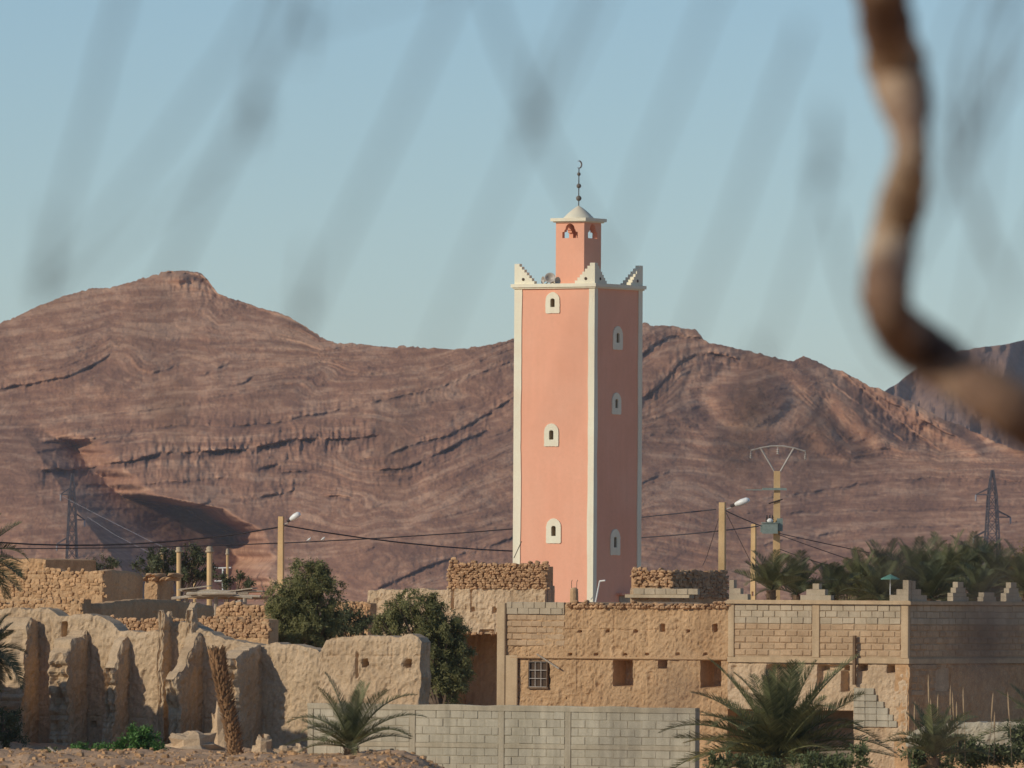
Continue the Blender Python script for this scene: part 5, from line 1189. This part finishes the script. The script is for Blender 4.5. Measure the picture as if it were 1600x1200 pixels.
# green parasol over the terrace
b=P(1391,905,374); r=root('parasol','small green parasol showing above the roof in front of the palms','parasol',(b.x,b.y,2.6),0); zt=P(1391,897,374).z-2.6
mb=MB(); n=8; v=[(0,0,zt)]; 
for k in range(n): a=2*math.pi*k/n; v.append((.36*math.cos(a),.36*math.sin(a),zt-.17))
for k in range(n): a=2*math.pi*k/n; v.append((.36*math.cos(a),.36*math.sin(a),zt-.21))
mb.add(v,[(0,1+k,1+(k+1)%n) for k in range(n)]+[(1+k,9+k,9+(k+1)%n,1+(k+1)%n) for k in range(n)]); mb.build('canopy',MATS['cloth_green'],r); MB().tube([(0,0,0),(0,0,zt)],.02,6).build('pole',MATS['lamp_white'],r)
# ------------------------------------------------------------------ bare tree close to the camera
def near_tree():
    Y=14.0; gx=2.3; gy=13.0; g0=float(gz(gx,gy)); r=root('bare_tree','leafless thorny tree with a crooked brown limb, out of focus close by','tree',(gx,gy,g0)); O=Vector((gx,gy,g0)); rr=random.Random(6)
    L=lambda px,py,y:P(px,py,y)-O
    tj=L(1960,905,13.6)
    mb=MB(); mb.tube([(0,0,-.2),(-.05,0,.5),(-.03,.15,1.0),tuple(tj)],[.16,.14,.12,.09],12); top=Vector((-.3,-4.2,3.6)); mb.tube([tuple(tj),(.15,.1,2.2),(.05,-1.6,3.0),tuple(top)],[.085,.07,.055,.04],10); mb.build('trunk',MATS['branch_bark'],r)
    pts=[(1960,905,100),(1760,770,100),(1650,686,84),(1600,652,82),(1550,620,82),(1500,588,80),(1450,552,82),(1412,522,78),(1390,490,74),(1384,450,70),(1391,400,74),(1399,350,76),(1413,300,66),(1423,250,55),(1421,200,62),(1412,150,78),(1399,100,92),(1382,20,88),(1372,-60,80),(1350,-160,66),(1362,-280,46)]
    xs=[]; rad=[]
    for i,(a,b_,w) in enumerate(pts):
        xs.append(L(a,b_,Y+.12*math.sin(i*1.3))); rad.append(w*.52*14.0/FPX)
    X=[];Rd=[]
    for i in range(len(xs)-1):      # catmull-rom
        p0,p1,p2,p3=xs[max(i-1,0)],xs[i],xs[i+1],xs[min(i+2,len(xs)-1)]
        for k in range(5):
            t=k/5; X.append(.5*((2*p1)+(p2-p0)*t+(2*p0-5*p1+4*p2-p3)*t*t+(3*p1-p0-3*p2+p3)*t**3)); Rd.append((rad[i]*(1-t)+rad[i+1]*t)*(1+.10*math.sin(i*2.1+t*5)))
    X.append(xs[-1]);Rd.append(rad[-1]); mb=MB(); mb.tube(X,Rd,14); mb.build('limb',MATS['branch_bark'],r,True)
    # long thin twigs hanging across the view: (px0,py0)->(px1,py1), depth, thickness
    tw=[((395,-60),(372,60),(60,470),5.6,.0042),((205,-60),(150,140),(70,430),5.6,.0050),((460,-40),(400,140),(200,560),5.2,.0058),((720,-40),(620,190),(395,660),5.4,.0046),((925,-40),(800,260),(610,700),5.3,.0036),((755,-40),(830,170),(960,420),5.5,.0042),((1135,-40),(1010,260),(860,690),5.4,.0036),((1250,40),(1170,270),(1010,690),5.6,.0042),((1290,180),(1270,330),(1130,740),6.0,.0038),((960,-40),(880,130),(820,240),5.4,.003),
        ((1600,-30),(1530,150),(1470,300),6.0,.0055),((1560,-30),(1500,190),(1560,420),6.2,.0045),((1620,60),(1500,260),(1420,420),5.8,.005),((1460,160),(1530,330),(1580,470),6.2,.004),((60,470),(170,400),(420,180),5.8,.0026),((1300,330),(1350,520),(1440,600),6.4,.004),
        ((480,20),(560,20),(760,-60),5.5,.0024),((1180,540),(1190,660),(1170,760),5.4,.0030),((250,600),(300,760),(330,830),5.2,.0028),((1500,930),(1540,1040),(1570,1160),5.4,.0045),((1080,1040),(1050,1100),(1000,1190),5.4,.004),((1310,640),(1270,740),(1250,820),5.3,.003),((1570,-30),(1545,260),(1500,560),6.0,.0035),((1640,300),(1500,640),(1380,900),5.6,.0032),((1520,-30),(1470,120),(1500,330),6.1,.003),((1640,820),(1520,1000),(1480,1190),5.5,.004)]
    for k,(a,b_,c,d,w) in enumerate(tw):
        d=d*1.36
        p=[L(*a,d),L(*b_,d+.05),L(*c,d-.04)]; pts2=[]
        for i in range(13):
            t=i/12; q=p[0]*((1-t)*(1-2*t))+p[1]*(4*t*(1-t))+p[2]*(t*(2*t-1)); pts2.append(q+Vector((rr.uniform(-.001,.001),0,rr.uniform(-.001,.001))))
        # carry the twig on, out of view, to the trunk's upper limb
        if a[1]<0 or a[0]>1590: pts2=[top+Vector((0,0,-.02)),(top+pts2[0])*.5+Vector((0,0,.25))]+pts2; rads=[.012,.009]+[w*(1.05-.3*i/12) for i in range(13)]
        else: rads=[w*(1.05-.3*i/12) for i in range(13)]
        rads=[x*.47 for x in rads]; mb=MB(); mb.tube(pts2,rads,6); mb.build('twig',MATS['twig_bark'],r)
    # buds and thorn clusters where twigs fork
    for (px,py,s) in ((70,425,.010),(830,175,.010),(480,40,.009),(400,170,.009),(470,485,.010),(1280,265,.009),(1510,190,.010),(1180,630,.014),(1150,700,.010),(1270,690,.010),(265,640,.012),(1530,1010,.018),(1560,960,.012),(1050,1085,.010),(1120,900,.008),(1400,890,.010),(960,1160,.010),(1340,700,.010),(610,720,.009)):
        c=L(px,py,7.4); s*=.85; mb=MB()
        for j in range(9):
            d=Vector((rr.gauss(0,1),rr.gauss(0,1),rr.gauss(0,1.3))).normalized(); sd=d.orthogonal().normalized(); l=s*rr.uniform(1.0,2.2)
            q=c+Vector((rr.gauss(0,.35),rr.gauss(0,.35),rr.gauss(0,.6)))*s; mb.add([q,q+d*l*.5+sd*l*.22,q+d*l,q+d*l*.5-sd*l*.22],[(0,1,2,3)])
        mb.tube([c+Vector((.004,.01,.05)),c,c+Vector((-.003,0,-.03))],.0015,5)
        mb.build('bud_cluster',MATS['twig_bark'],r)
near_tree()
# ------------------------------------------------------------------ air
def haze():
    mb=MB(); mb.box(-9200,9200,-1600,15200,-3.5,150)
    m=bpy.data.materials.new('haze_air'); m.use_nodes=True; t=m.node_tree; N=t.nodes
    N.remove(N['Principled BSDF']); v=N.new('ShaderNodeVolumePrincipled'); v.inputs['Color'].default_value=(.80,.87,.97,1); v.inputs['Density'].default_value=HAZE_D; v.inputs['Anisotropy'].default_value=.0
    t.links.new(v.outputs[0],N['Material Output'].inputs['Volume'])
    o=mb.build('haze',m); o['kind']='stuff'; tag(o,'thin bluish dusty air over the plain','haze')
HAZE_D=3.8e-5
haze()
